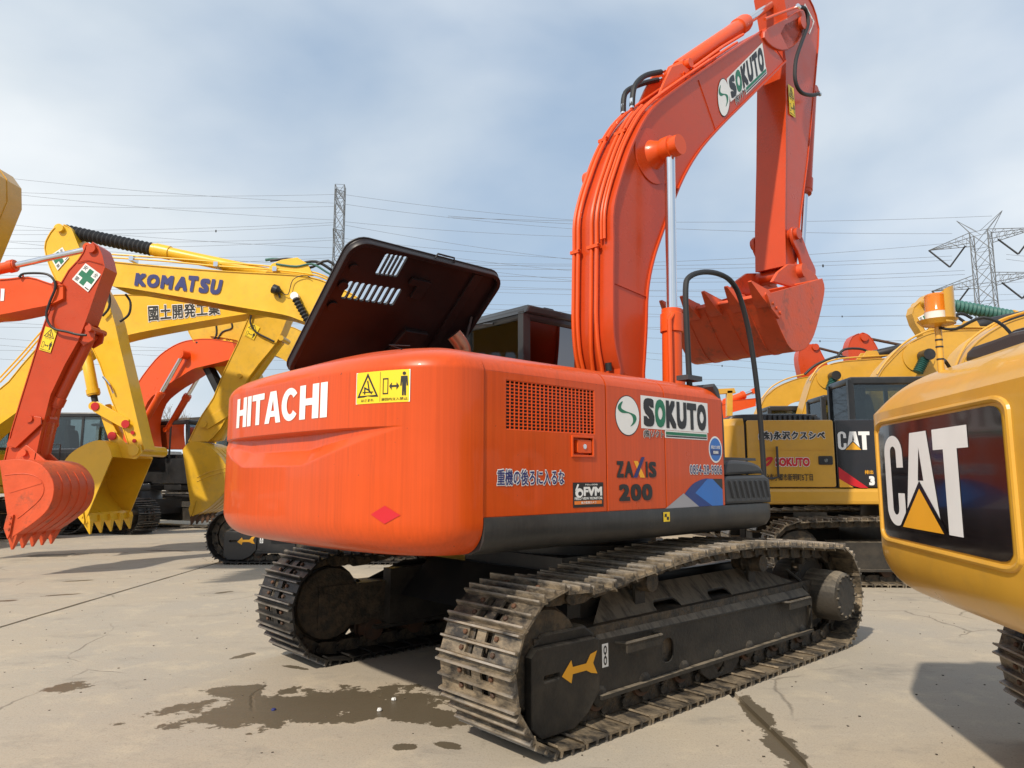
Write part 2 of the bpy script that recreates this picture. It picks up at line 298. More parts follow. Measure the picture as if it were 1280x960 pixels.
def circ(cx, cy, r, n=24, ry=None): return [(cx+r*math.cos(2*math.pi*i/n), cy+(ry or r)*math.sin(2*math.pi*i/n)) for i in range(n)]

class MB:
    def __init__(s): s.V = []; s.F = []; s.M = []
    def add(s, g, mi=0):
        o = len(s.V); s.V += g[0]; s.F += [tuple(i+o for i in f) for f in g[1]]; s.M += [mi]*len(g[1]); return s
    def mesh(s, name, mats, ang=32):
        me = bpy.data.meshes.new(name); me.from_pydata([tuple(v) for v in s.V], [], s.F)
        for m_ in (mats if isinstance(mats, (list, tuple)) else [mats]): me.materials.append(m_)
        if any(s.M): me.polygons.foreach_set('material_index', s.M)
        bm = bmesh.new(); bm.from_mesh(me); bmesh.ops.recalc_face_normals(bm, faces=bm.faces); bm.to_mesh(me); bm.free()
        me.polygons.foreach_set('use_smooth', [True]*len(me.polygons)); me.set_sharp_from_angle(angle=math.radians(ang)); me.update()
        return me
    def build(s, name, mats, parent=None, ang=32, label=None):
        o = bpy.data.objects.new(name, s.mesh(name, mats, ang)); COL.objects.link(o)
        if parent is not None: o.parent = parent
        if label: o['label'] = label
        return o
def part(name, m_, parent, *geos, ang=32, label=None):
    b_ = MB()
    for g in geos: b_.add(g)
    return b_.build(name, m_, parent, ang, label)
def each(name, m_, parent, *geos, ang=32):
    o = None
    for g in geos: o2 = part(name, m_, parent, g, ang=ang); o = o or o2
    return o
def inst(me, name, parent, M):
    o = bpy.data.objects.new(name, me); COL.objects.link(o); o.parent = parent; o.matrix_local = M; return o
def thing(name, label, cat, loc=(0, 0, 0), rz=0, group=None):
    o = bpy.data.objects.new(name, None); COL.objects.link(o); o.location = loc; o.rotation_euler = (0, 0, rz)
    o.empty_display_size = .3; o['label'] = label; o['category'] = cat
    if group: o['group'] = group
    return o
def tag(o, label, cat, group=None):
    o['label'] = label; o['category'] = cat
    if group: o['group'] = group
    return o
def machine(fr, name, label, group=None): return thing(name, label, 'excavator', fr.o, fr.rz, group)

# ---------------------------------------------------------------- lettering
_tc = {}
def gtext(body, off=0.0, sp=1.0, shear=0.0, box_of=None):
    """text as flat geo scaled so that the plain glyph box is 0..1 x 0..1"""
    key = (body, off, sp, shear)
    if key in _tc: return _tc[key]
    def ev(of):
        kb = (body, sp, shear)
        if kb not in _tc:
            cu = bpy.data.curves.new('tmp', 'FONT'); cu.body = body; cu.space_character = sp; cu.shear = shear; cu.resolution_u = 3; cu.fill_mode = 'FRONT'; _tc[kb] = curve_geo(cu)
        g = _tc[kb]
        if of <= 0: return g
        V = []; Fc = []         # heavier weight: copies of the glyphs pushed outwards all round, a hair apart in height
        q_ = .92*of; sh = [(-q_, -q_), (0, -q_), (q_, -q_), (-q_, 0), (0, 0), (q_, 0), (-q_, q_), (0, q_), (q_, q_)]
        if of > .05: sh += [(-q_/2, -q_), (q_/2, -q_), (-q_/2, q_), (q_/2, q_), (-q_, q_/2), (-q_, -q_/2), (q_, q_/2), (q_, -q_/2)]
        for j, (dx, dy) in enumerate(sh):
            o_ = len(V); V += [(a+dx, b_+dy, .06*j) for a, b_, c in g[0]]; Fc += [tuple(q+o_ for q in f) for f in g[1]]
        return V, Fc
    ref = ev(box_of if box_of is not None else off); g = ev(off) if (box_of is not None and box_of != off) else ref
    xs = [v[0] for v in ref[0]]; ys = [v[1] for v in ref[0]]; x0, x1, y0, y1 = min(xs), max(xs), min(ys), max(ys)
    r = ([((v[0]-x0)/(x1-x0), (v[1]-y0)/(y1-y0), v[2]) for v in g[0]], g[1]); _tc[key] = r; return r
def flat(ring): return gplate_flat(ring)
def gplate_flat(outer, holes=()):
    cu = bpy.data.curves.new('tmp', 'CURVE'); cu.dimensions = '2D'; cu.fill_mode = 'BOTH'
    for ring in [outer]+list(holes):
        s = cu.splines.new('POLY'); s.points.add(len(ring)-1); s.use_cyclic_u = True
        for p, c in zip(s.points, ring): p.co = (c[0], c[1], 0, 1)
    return curve_geo(cu)
class Quad:
    """maps unit square (u right, v up) to a flat patch on a machine side; corners tl, tr, br, bl given as 3D points"""
    def __init__(s, tl, tr, br, bl, nrm): s.c = [Vector(p) for p in (tl, tr, br, bl)]; s.n = Vector(nrm)
    def __call__(s, u, v, off=0): 
        tl, tr, br, bl = s.c; return tuple((bl*(1-u)+br*u)*(1-v)+(tl*(1-u)+tr*u)*v+s.n*off)
def side_quad(fr, px, y, ny=None):
    pts = [fr.hy(u, v, y) for u, v in px]; ny = ny if ny is not None else fr.near
    return Quad(*[(a, y, c) for a, c in pts], (0, ny, 0))
def side_rect(fr, px, y, ny=None):
    pts = [fr.hy(u, v, y) for u, v in px]; ny = ny if ny is not None else fr.near
    xl = (pts[0][0]+pts[3][0])/2; xr = (pts[1][0]+pts[2][0])/2; zt = (pts[0][1]+pts[1][1])/2; zb = (pts[2][1]+pts[3][1])/2
    return Quad((xl, y, zt), (xr, y, zt), (xr, y, zb), (xl, y, zb), (0, ny, 0))
def sub(g, x0, x1, y0, y1): return [(x0+a*(x1-x0), y0+b_*(y1-y0), c) for a, b_, c in g[0]], g[1]
def fine(g, mx=.07):
    bm = bmesh.new(); vs = [bm.verts.new(v) for v in g[0]]
    for f in g[1]:
        try: bm.faces.new([vs[i] for i in f])
        except ValueError: pass
    bmesh.ops.triangulate(bm, faces=bm.faces)
    for _ in range(6):
        es = [e for e in bm.edges if e.calc_length() > mx]
        if not es: break
        bmesh.ops.subdivide_edges(bm, edges=es, cuts=1); bmesh.ops.triangulate(bm, faces=bm.faces)
    bm.verts.index_update(); r = ([tuple(v.co) for v in bm.verts], [tuple(v.index for v in f.verts) for f in bm.faces]); bm.free(); return r
def dec(parent, name, f, layers, label=None):
    """layers: (geo in unit square, material, height above the surface in mm)"""
    b_ = MB(); ms = []
    for g, m_, mmh in layers:
        if m_ not in ms: ms.append(m_)
        b_.add(([f(p[0], p[1], (mmh+p[2])/1000) for p in g[0]], g[1]), ms.index(m_))
    me = bpy.data.meshes.new(name); me.from_pydata(b_.V, [], b_.F)
    for m_ in ms: me.materials.append(m_)
    me.polygons.foreach_set('material_index', b_.M); me.update()
    o = bpy.data.objects.new(name, me); COL.objects.link(o); o.parent = parent
    if label: o['label'] = label
    return o
UNIT = ([(0, 0, 0), (1, 0, 0), (1, 1, 0), (0, 1, 0)], [(0, 1, 2, 3)])
def grid(nx, ny): return [(i/nx, j/ny, 0) for j in range(ny+1) for i in range(nx+1)], [(j*(nx+1)+i, j*(nx+1)+i+1, (j+1)*(nx+1)+i+1, (j+1)*(nx+1)+i) for j in range(ny) for i in range(nx)]
def stroke(pts, w_, asp=1.0):
    """polyline of thickness w_ in unit square (asp = width/height of the patch)"""
    V = []; Fc = []
    for (ax, ay), (bx, by) in zip(pts[:-1], pts[1:]):
        dx, dy = (bx-ax)*asp, by-ay; ln = math.hypot(dx, dy) or 1; nx, ny = -dy/ln*w_/2/asp, dx/ln*w_/2; ex, ey = dx/ln*w_/2/asp, dy/ln*w_/2
        k = len(V); V += [(ax-ex+nx, ay-ey+ny, 0), (ax-ex-nx, ay-ey-ny, 0), (bx+ex-nx, by+ey-ny, 0), (bx+ex+nx, by+ey+ny, 0)]; Fc.append((k, k+1, k+2, k+3))
    return V, Fc
def warn_layers(horizontal=True):
    """yellow hazard plate with triangle and the man / machine distance pictogram"""
    T = []
    if horizontal: a, b_ = (0, .5, 0, 1), (.5, 1, 0, 1)
    else: a, b_ = (0, 1, .5, 1), (0, 1, 0, .5)
    tri = gplate_flat([(.5, .97), (.94, .2), (.06, .2)], [[(.5, .84), (.84, .26), (.16, .26)]])
    T += [(sub(tri, *a), INK, 2)]
    T += [(sub(stroke([(.38, .32), (.38, .5), (.56, .42), (.66, .32)], .05), *a), INK, 2), (sub(stroke([(.5, .7), (.58, .36)], .05), *a), INK, 2), (sub(stroke([(.3, .36), (.72, .36)], .03), *a), INK, 2)]
    T += [(sub(gtext('はさまれ', .01), a[0]+(a[1]-a[0])*.24, a[0]+(a[1]-a[0])*.76, a[2]+(a[3]-a[2])*.06, a[2]+(a[3]-a[2])*.15), INK, 2)]
    T += [(sub(gplate_flat([(.1, .26), (.3, .26), (.3, .76), (.1, .76)], [[(.13, .3), (.27, .3), (.27, .72), (.13, .72)]]), *b_), INK, 2)]
    T += [(sub(gplate_flat([(.33, .5), (.42, .62), (.42, .53), (.58, .53), (.58, .62), (.67, .5), (.58, .38), (.58, .47), (.42, .47), (.42, .38)]), *b_), INK, 2)]
    T += [(sub(gplate_flat(circ(.82, .88, .055, 10)), *b_), INK, 2)]
    T += [(sub(gplate_flat([(.72, .8), (.92, .8), (.94, .5), (.9, .5), (.88, .7), (.88, .2), (.83, .2), (.82, .48), (.81, .2), (.76, .2), (.76, .7), (.74, .5), (.70, .5)]), *b_), INK, 2)]
    T += [(sub(gtext('旋回内立入禁止', .01), b_[0]+(b_[1]-b_[0])*.06, b_[0]+(b_[1]-b_[0])*.94, b_[2]+(b_[3]-b_[2])*.06, b_[2]+(b_[3]-b_[2])*.15), INK, 2)]
    return T
def cross_layers():
    L_ = [(UNIT, WHITE, 1), (gplate_flat([(.36, .08), (.64, .08), (.64, .36), (.92, .36), (.92, .64), (.64, .64), (.64, .92), (.36, .92), (.36, .64), (.08, .64), (.08, .36), (.36, .36)]), GREEN, 2)]
    for ch, x, y in (('安', .06, .72), ('全', .72, .72), ('第', .06, .06), ('一', .74, .06)): L_.append((sub(gtext(ch, .012), x, x+.22, y, y+(.22 if ch != '一' else .05)), INK, 2))
    return L_

# ---------------------------------------------------------------- the ground
ground = part('ground', CONC, None, gbox(-3000, 3000, -400, 5000, -.30, -.03)); ground['kind'] = 'structure'
xs = [-30.05, -23.75, -17.45, -11.15, -4.85, 1.45, 7.75, 14.05, 20.35, 26.65]; ys = [-7.5, 2.5, 12.5, 22.5, 32.5, 42.5]
rs = random.Random(3)
for i in range(len(xs)-1):
    for j in range(len(ys)-1):
        x0, x1, y0, y1 = xs[i]+.024, xs[i+1]-.024, ys[j]+.007, ys[j+1]-.007
        ring = []
        def edge(ax, ay, bx, by):
            k = 26
            for t in range(k):
                s_ = t/k; nx, ny = (by-ay), -(bx-ax); ln = math.hypot(nx, ny); jj = rs.uniform(-.011, .004) if t else 0
                ring.append((ax+(bx-ax)*s_+nx/ln*jj, ay+(by-ay)*s_+ny/ln*jj))
        edge(x0, y0, x1, y0); edge(x1, y0, x1, y1); edge(x1, y1, x0, y1); edge(x0, y1, x0, y0)
        z = rs.uniform(-.002, .0015); nn = len(ring)
        V = [(a, b_, z) for a, b_ in ring]+[(a, b_, -.1) for a, b_ in ring]
        Fc = [tuple(range(nn))]+[(k, k+nn, (k+1) % nn+nn, (k+1) % nn) for k in range(nn)]
        me = bpy.data.meshes.new('concrete_slab'); me.from_pydata(V, [], Fc); me.materials.append(CONC)
        o = bpy.data.objects.new('concrete_slab', me); COL.objects.link(o); o.parent = ground

# ---------------------------------------------------------------- crawlers
def shoe_mesh(name, width, m_, pitch=.19, bolts=True):
    b_ = MB(); w2 = width/2; p = pitch/2
    for y0, y1 in ((-w2, -.10), (.10, w2), (-.035, .035)): b_.add(gbox(-p*.98, p*.98, y0, y1, -.014, -.001))
    for s_ in (-1, 1):
        ya, yb = sorted((s_*.035, s_*.10))
        for x0, x1 in ((-p*.98, -p*.62), (-p*.08, p*.14), (p*.70, p*.98)): b_.add(gbox(x0, x1, ya, yb, -.014, -.0015))
    for k, gx in enumerate((-p*.86, -.004, p*.82)):
        h_ = .030 if k != 1 else .026
        V = [(gx-.011, -w2, -.002), (gx+.011, -w2, -.002), (gx+.005, -w2, h_), (gx-.005, -w2, h_)]; V += [(a, w2, c) for a, _, c in V]
        b_.add((V, [(0, 1, 2, 3), (7, 6, 5, 4), (0, 4, 5, 1), (1, 5, 6, 2), (2, 6, 7, 3), (3, 7, 4, 0)]))
    b_.add(([(p*.98, -w2, -.001), (p*.98, w2, -.001), (p*1.22, w2, -.022), (p*1.22, -w2, -.022), (p*.98, -w2, -.014), (p*.98, w2, -.014), (p*1.18, w2, -.032), (p*1.18, -w2, -.032)],
            [(0, 1, 2, 3), (7, 6, 5, 4), (0, 4, 5, 1), (1, 5, 6, 2), (2, 6, 7, 3), (3, 7, 4, 0)]))
    if bolts:
        for x in (-p*.42, p*.42):
            for y in (-.125, .125, -.0, .0)[:2]: b_.add(glathe((x, y, -.002), (x, y, .014), [(0, .015), (.7, .015), (1, .010)], 6), 1)
    return b_.mesh(name, [m_, RUST], 30)
def link_mesh(name, m_, pitch=.19):
    b_ = MB()
    for y in (-.085, .085):
        b_.add(gprism([(-pitch*.55, -.07), (-pitch*.3, -.105), (pitch*.3, -.105), (pitch*.62, -.085), (pitch*.62, -.035), (pitch*.35, -.015), (-pitch*.45, -.015), (-pitch*.6, -.04)], y-.018, y+.018, bevel=.003))
    b_.add(gcyl((-pitch*.45, -.12, -.06), (-pitch*.45, .12, -.06), .028, 10))
    return b_.mesh(name, m_, 30)
SHOE = shoe_mesh('track_shoe', .60, STEEL); SHOE_K = shoe_mesh('track_shoe', .60, STEEL_K); LINK = link_mesh('chain_link', DIRTY)
def track_path(xr, xf, r, ztop):
    """closed loop (x, z) of the shoe plates; the run lies on the ground, ztop: inner points of the top run"""
    P = []; zb = .031; cr_, cf = xr+r, xf-r; zc = zb+r
    k = 14
    for i in range(k+1):
        a = math.radians(-90-195*i/k) if False else math.radians(-90-168*i/k); P.append((cr_+r*math.cos(a), zc+r*math.sin(a)))
    P += ztop
    for i in range(k+1):
        a = math.radians(78-168*i/k); P.append((cf+r*math.cos(a), zc+r*math.sin(a)))
    return P
def resample(P, pitch):
    P = [Vector(p) for p in P]; P.append(P[0]); seg = [(P[i+1]-P[i]).length for i in range(len(P)-1)]; tot = sum(seg)
    n_ = round(tot/pitch); st = tot/n_; o = []; i = 0; acc = 0
    for k in range(n_):
        d = k*st
        while acc+seg[i] < d: acc += seg[i]; i += 1
        t = (d-acc)/seg[i]; o.append(P[i].lerp(P[i+1], t))
    return o
def lay_track(parent, yc, path, shoe, link=None, pitch=.19, seed=1):
    pts = resample(path, pitch); n_ = len(pts); rr = random.Random(seed)
    for i, p in enumerate(pts):
        t = (pts[(i+1) % n_]-pts[(i-1) % n_]).normalized(); nrm = Vector((-t.y, t.x))      # path runs clockwise seen from the right: outward normal
        M = Matrix(((t.x, 0, nrm.x, p.x), (0, 1, 0, yc), (t.y, 0, nrm.y, p.y), (0, 0, 0, 1)))
        J = Matrix.Rotation(rr.uniform(-.012, .012), 4, 'Y')
        inst(shoe, 'track_shoe', parent, M @ J)
        if link: inst(link, 'chain_link', parent, M)
def wheel(name, parent, m_, x, z, yc, r, hw, n=24):
    return part(name, m_, parent, glathe((x, yc-hw, z), (x, yc+hw, z), [(0, r*.5), (0.001, r*.96), (.08, r), (.30, r), (.36, r*1.08), (.40, r*.9), (.60, r*.9), (.64, r*1.08), (.7, r), (.92, r), (.999, r*.96), (1, r*.5)], n))
def sprocket(parent, x, z, yc, r, m_):
    ring = []
    for i in range(42):
        a = 2*math.pi*i/42; rr = r if i % 2 else r*.86; ring.append((x+rr*math.cos(a), z+rr*math.sin(a)))
    return part('sprocket', m_, parent, gprism(ring, yc-.035, yc+.035, bevel=.004))
def hitachi_crawler(root, s, xr, xf, r, ztop, shoe, fm, arrow=True, detail=True, seed=1, yc0=1.195, flip=1):
    """s = +1 left, -1 right side of the machine. Idler at xr end."""
    yc = s*yc0
    path = track_path(xr, xf, r, cr(ztop, 5))
    x0, x1 = xr+.80, xf-.72
    yo, yi, ys_ = yc+s*.145, yc-s*.20, yc-s*.03
    g = MB()
    hole = [rrect(x0+.60, x0+.72, .255, .40, .05)] if detail else []
    g.add(gprism([(x0-.02, .19), (x1, .19), (x1, .45), (x0-.02, .49)], yo-s*.012, yo, holes=hole, bevel=.003))
    g.add(gbox(x0+.1, x1-.1, min(yi, yc-s*.09), max(yi, yc-s*.09), .22, .66)); g.add(gbox(x0+.05, x1-.05, min(yc-s*.1, yo-s*.05), max(yc-s*.1, yo-s*.05), .22, .40))
    A = Vector((0, yo, .48)); B = Vector((0, yc-s*.08, .70)); e = (B-A); ln = e.length; e.normalize()
    holes = [rrect(a, a+.27, .05, .18, .05) for a in ((x0+.66), (x0+1.30))] if detail else []
    pl = gplate([(x0-.02, 0), (x1, -.035), (x1-.02, ln*.25), (x1-.45, ln), (x0+.30, ln), (x0+.02, ln*.3)], holes, .014, .002)
    nz_ = Vector((0, -e.z, e.y)) if s > 0 else Vector((0, -e.z, e.y))
    g.add(([(x, (A+e*y).y, (A+e*y).z+z) for x, y, z in pl[0]], pl[1]))
    g.add(gbox(x0-.02, x1+.02, min(yo, yo+s*.035), max(yo, yo+s*.035), .168, .19))
    g.add(gbox(x0-.02, x1, min(yo-s*.05, yi), max(yo-s*.05, yi), .19, .215))
    cw = g.build('crawler', fm, root, 30)
    # idler guard
    o1 = [(xr+.235, .13), (xr+.31, .062), (xr+.56, .062), (xr+.68, .12), (xr+.775, .22), (xr+.775, .50), (xr+.74, .515), (xr+.28, .52), (xr+.235, .48)]
    part('idler_guard', fm, cw, gprism(o1, yo-s*.03, yo+s*.022, holes=[rrect(xr+.33, xr+.45, .345, .375, .01)] if detail else [], bevel=.008),
         gprism([(xr+.28, .515), (xr+.74, .505), (xr+.775, .495), (xr+.775, .53), (xr+.70, .58), (xr+.36, .58)], min(yc-s*.04, yo-s*.02), max(yc-s*.04, yo-s*.02), bevel=.015))
    part('cavity_shade', DIRTY, cw, gbox(xr+.30, xf-.5, min(yc-.12, yc+.12), max(yc-.12, yc+.12), .24, .56))  # solid dark block standing in for the shade inside the track
    lay_track(cw, yc, path, shoe, LINK if detail else None, seed=seed)
    wheel('idler_wheel', cw, DIRTY, xr+r, r+.03, yc, r-.12, .11)
    sprocket(cw, xf-r, r+.03, yc, r-.07, DIRTY)
    part('final_drive', fm, cw, glathe((xf-r, yi, r+.03), (xf-r, yc+s*.33, r+.03), [(0, .27), (.45, .27), (.46, .205), (.9, .20), (.97, .19), (1, .17)], 26),
         *[gcyl((xf-r+.165*math.cos(a), yc+s*.32, r+.03+.165*math.sin(a)), (xf-r+.165*math.cos(a), yc+s*.345, r+.03+.165*math.sin(a)), .013, 6) for a in [2*math.pi*i/14 for i in range(14)]])
    nroll = 7
    for i in range(nroll):
        x = xr+.80+(xf-xr-1.62)*i/(nroll-1)
        wheel('track_roller', cw, RUST if detail else DIRTY, x, .178, yc, .088, .125, 18)
        if detail: part('roller_hub', FRAME, cw, glathe((x, yc+s*.12, .178), (x, yc+s*.155, .178), [(0, .06), (.75, .06), (1, .04)], 12))
    for x in (xr+1.35, xf-1.35):
        wheel('carrier_roller', cw, DIRTY, x, ztop[len(ztop)//2][1]-.17, yc, .065, .12, 14)
        part('roller_bracket', fm, cw, gbox(x-.05, x+.05, min(yc, yc+s*.02), max(yc, yc+s*.02), .55, ztop[len(ztop)//2][1]-.15))
    if detail:
        xm = (xr+xf)/2+.05
        part('track_guide', fm, cw, gprism([(xm-.30, .20), (xm+.22, .20), (xm+.20, .12), (xm+.12, .06), (xm-.18, .06), (xm-.28, .12)], yo-s*.02, yo+s*.0, holes=[circ(xm-.04, .135, .05, 14)], bevel=.004))
        for xa in (x0+.14, x1-.45):
            part('step_bracket', fm, cw, gtube([(xa, yo, .45), (xa+.02, yo+s*.07, .455), (xa+.36, yo+s*.07, .455), (xa+.38, yo, .45)], .011, 6),
                 gprism([(xa+.02, .40), (xa+.36, .40), (xa+.36, .455)]+[(xa+.36-.34*i/14, .455+(.010 if i % 2 else 0)) for i in range(1, 14)]+[(xa+.02, .455)], yo+s*.063, yo+s*.075, bevel=0.001))
        part('end_strap', fm, cw, gtube([(x1+.0, yo+s*.02, .20), (x1+.02, yo+s*.02, .42), (x1-.0, yc+s*.10, .56), (x1-.12, yc+s*.04, .66)], .014, 6))
    if arrow:
        f = Quad((xr+.46, yo+s*.023, .445), (xr+.75, yo+s*.023, .445), (xr+.75, yo+s*.023, .30), (xr+.46, yo+s*.023, .30), (0, s, 0))
        AR = [(0, .36), (.26, .86), (.30, .60), (.68, .60), (.80, .90), (1.0, .98), (.88, .55), (1.0, .12), (.82, .2), (.68, .34), (.30, .34), (.26, .02)]
        if s < 0: dec(cw, 'arrow_marking', f, [(gplate_flat(AR), AMBERD, 2)])
        else: dec(cw, 'arrow_marking', f, [(gplate_flat([(a, 1-b_) for a, b_ in AR]), AMBERD, 2)])
        f = Quad((x0+.02, yo, .46), (x0+.075, yo, .46), (x0+.075, yo, .33), (x0+.02, yo, .33), (0, s, 0))
        if s < 0: dec(cw, 'chain_marking', f, [(UNIT, WHITE, 1.5), (gplate_flat(circ(.5, .72, .28, 14, .2), [circ(.5, .72, .14, 12, .12)]), INK, 2.5), (gplate_flat(circ(.5, .28, .28, 14, .2), [circ(.5, .28, .14, 12, .12)]), INK, 2.5), (stroke([(.5, .4), (.5, .6)], .08), INK, 2.5)])
    return cw
def undercarriage(root, gauge=1.19):
    part('chassis', BLACK, root, gbox(-.75, .75, -.55, .55, .45, .84), gprism([(-1.1, .45), (-.7, .42), (.7, .42), (1.1, .45), (.8, .74), (-.8, .74)], -.98, .98, bevel=.02),
         glathe((0, 0, .82), (0, 0, 1.04), [(0, .72), (.4, .72), (.41, .66), (1, .66)], 32))

def simple_crawlers(root, xr, xf, m_, w_=.6, yc=1.15, seed=1, r=.40, near=None):
    """the two crawlers of a machine farther back; the near one keeps single shoes"""
    for s in (-1, 1):
        path = track_path(xr, xf, r, [(xr+.9, r*2+.05), ((xr+xf)/2, r*2+.06), (xf-.9, r*2+.05)])
        g = MB(); g.add(gbox(xr+.85, xf-.75, s*yc-.2, s*yc+.2, .22, .56)); g.add(gbox(xr+.4, xr+.9, s*yc-.2, s*yc+.21, .12, .5)); g.add(gbox(xr+.85, xf-.7, s*yc-.23, s*yc+.23, .19, .22))
        cw = g.build('crawler', FRAME, root)
        if near == s:
            lay_track(cw, s*yc, path, SHOE if m_ is STEEL else SHOE_K, LINK, seed=seed)
            for i in range(6): wheel('track_roller', cw, RUST, xr+1+(xf-xr-1.8)*i/5, .19, s*yc, .08, .14, 14)
            wheel('idler_wheel', cw, DIRTY, xr+r, r+.03, s*yc, r-.12, .11); sprocket(cw, xf-r, r+.03, s*yc, r-.07, DIRTY)
            part('final_drive', FRAME, cw, glathe((xf-r, s*(yc-.1), r+.03), (xf-r, s*(yc+.27), r+.03), [(0, .25), (.5, .25), (.52, .19), (1, .18)], 20))
        else:
            b_ = MB(); pts = resample(path, .19)
            for i, p in enumerate(pts):
                t = (pts[(i+1) % len(pts)]-pts[(i-1) % len(pts)]).normalized(); nrm = Vector((-t.y, t.x)); a = Vector((p.x, s*yc, p.y))
                T = Vector((t.x, 0, t.y)); Nn = Vector((nrm.x, 0, nrm.y))
                b_.add(gbar(a-T*.09-Nn*.01, a+T*.09-Nn*.01, .6, .02, Nn)); b_.add(gbar(a-T*.006+Nn*.01, a+T*.006+Nn*.01, .6, .03, Nn))
            o = b_.build('track_belt', m_, cw); o['kind'] = 'stuff'
    part('chassis', BLACK, root, gbox(-.7, .7, -.95, .95, .40, .80), glathe((0, 0, .80), (0, 0, 1.04), [(0, .7), (1, .66)], 24))

def cab(root, x0, x1, y0, y1, z0, z1, m_, gm=GLASS, gside=None, seat=True, lip=.08):
    """cab with posts, roof, panes"""
    t = .055; b_ = MB(); zs = z0+.0; zw = z0+(z1-z0)*.45
    fx = x1; rx = x0
    for x in (rx, fx):
        for y in (y0, y1): b_.add(gbar((x+(t/2 if x == rx else -t/2), y+(t/2 if y == y0 else -t/2), z0), (x+(t/2 if x == rx else -.16), y+(t/2 if y == y0 else -t/2), z1-.05), t*1.6, t*1.3, (0, 1, 0)))
    xm = x0+(x1-x0)*.55
    for y in (y0+t/2, y1-t/2): b_.add(gbar((xm, y, z0), (xm, y, z1-.05), t, t, (0, 1, 0)))
    b_.add(gprism(rrect(x0-.0, x1-.08, z1-.13, z1, .05), y0-.01, y1+.01, bevel=.03))
    b_.add(gbox(x0+.01, x1-.06, y0+.01, y1-.01, z0, z0+.12))
    b_.add(gbox(x0+.0, x0+.05, y0+.02, y1-.02, z0, zw)); b_.add(gbox(x0+.02, x1-.1, y0+.005, y0+.035, z0, zw-.1)); b_.add(gbox(x0+.02, x1-.1, y1-.035, y1-.005, z0, zw-.1))
    c = b_.build('cab', m_, root)
    gs = gside or gm
    part('window', gm, c, gprism([(x0+.015, zw), (x0+.022, zw), (x0+.022, z1-.12), (x0+.015, z1-.12)], y0+.08, y1-.08, bevel=0))
    for y in (y0+.015, y1-.015):
        part('window', gs, c, gprism([(x0+.08, zw-.1), (xm-.03, zw-.1), (xm-.03, z1-.12), (x0+.08, z1-.12)], y-.003, y+.003, bevel=0))
        part('window', gs, c, gprism([(xm+.03, zw-.1), (x1-.09, zw-.1), (x1-.20, z1-.12), (xm+.03, z1-.12)], y-.003, y+.003, bevel=0))
    part('windscreen', gm, c, gprism([(x1-.05, z0+.12), (x1-.04, z0+.12), (x1-.14, z1-.12), (x1-.15, z1-.12)], y0+.08, y1-.08, bevel=0))
    if seat:
        xc = (x0+x1)/2-.1; yc = (y0+y1)/2
        part('seat', SEAT, c, gprism(cr([(xc-.35, z0+.55), (xc-.42, z0+1.15), (xc-.44, z0+1.42), (xc-.34, z0+1.45), (xc-.26, z0+1.1), (xc-.2, z0+.62), (xc+.2, z0+.6), (xc+.22, z0+.5), (xc-.3, z0+.45)], 4, True), yc-.24, yc+.24, bevel=.03),
             gprism(rrect(xc-.45, xc-.36, z0+1.38, z0+1.6, .03), yc-.13, yc+.13, bevel=.02), gtube([(xc+.45, yc-.28, z0+.2), (xc+.42, yc-.28, z0+.95)], .02, 8), gtube([(xc+.45, yc+.28, z0+.2), (xc+.42, yc+.28, z0+.95)], .02, 8))
    return c
def flange(b_, line, y0, y1, th=.02, up=1):
    """strip plate that follows a polyline (x, z) between y0 and y1"""
    n_ = len(line); V = []
    for i, (x, z) in enumerate(line):
        a = Vector(line[max(i-1, 0)]); c = Vector(line[min(i+1, n_-1)]); t = (c-a).normalized(); nn = Vector((-t.y, t.x))*up*th
        V += [(x, y0, z), (x, y1, z), (x+nn.x, y1, z+nn.y), (x+nn.x, y0, z+nn.y)]
    Fc = [(0, 1, 2, 3), tuple(4*(n_-1)+k for k in (3, 2, 1, 0))]
    for i in range(n_-1):
        for k in range(4): Fc.append((4*i+k, 4*i+4+k, 4*i+4+(k+1) % 4, 4*i+(k+1) % 4))
    b_.add((V, Fc))
def girder(root, name, m_, top, bot, y0, y1, th=.018, over=.02, bevel=.004, closed_ends=True):
    """boom / arm: side plates between a top and a bottom polyline (both tail -> tip), with flange plates standing proud"""
    b_ = MB(); b_.add(gprism(top+bot[::-1], y0+over, y1-over, bevel=bevel)); flange(b_, top, y0, y1, th, 1); flange(b_, bot, y0, y1, th, -1)
    return b_.build(name, m_, root, 28)
def hcyl(root, p, q, r, m_, frac=.55, rod=CHROME, name='hydraulic_cylinder', y=0, boot=None):
    """hydraulic cylinder from base p to rod end q (x, z) at lateral y"""
    P = Vector((p[0], y, p[1])); Q = Vector((q[0], y, q[1])); d = Q-P; ln = d.length; e = d/ln
    m1 = P+d*frac
    c = part(name, m_, root, glathe(P, m1, [(0, r*.9), (.02, r), (.86, r), (.865, r*1.18), (.97, r*1.18), (.975, r*1.05), (1, r*1.05)], 20))
    for E_, k_ in ((P, .75), (Q, .8)): part('cylinder_eye', m_, c, gcyl(E_+Vector((0, -r*1.1, 0)), E_+Vector((0, r*1.1, 0)), r*k_, 14))
    if boot:
        nb = 40; prof = [(i/nb, r*(1.15 if i % 2 else .9)) for i in range(nb+1)]
        part('rod_boot', boot, c, glathe(m1, Q-e*r*.3, prof, 14))
    else: part('piston_rod', rod, c, gcyl(m1-e*.02, Q-e*r*.6, r*.56, 18))
    return c
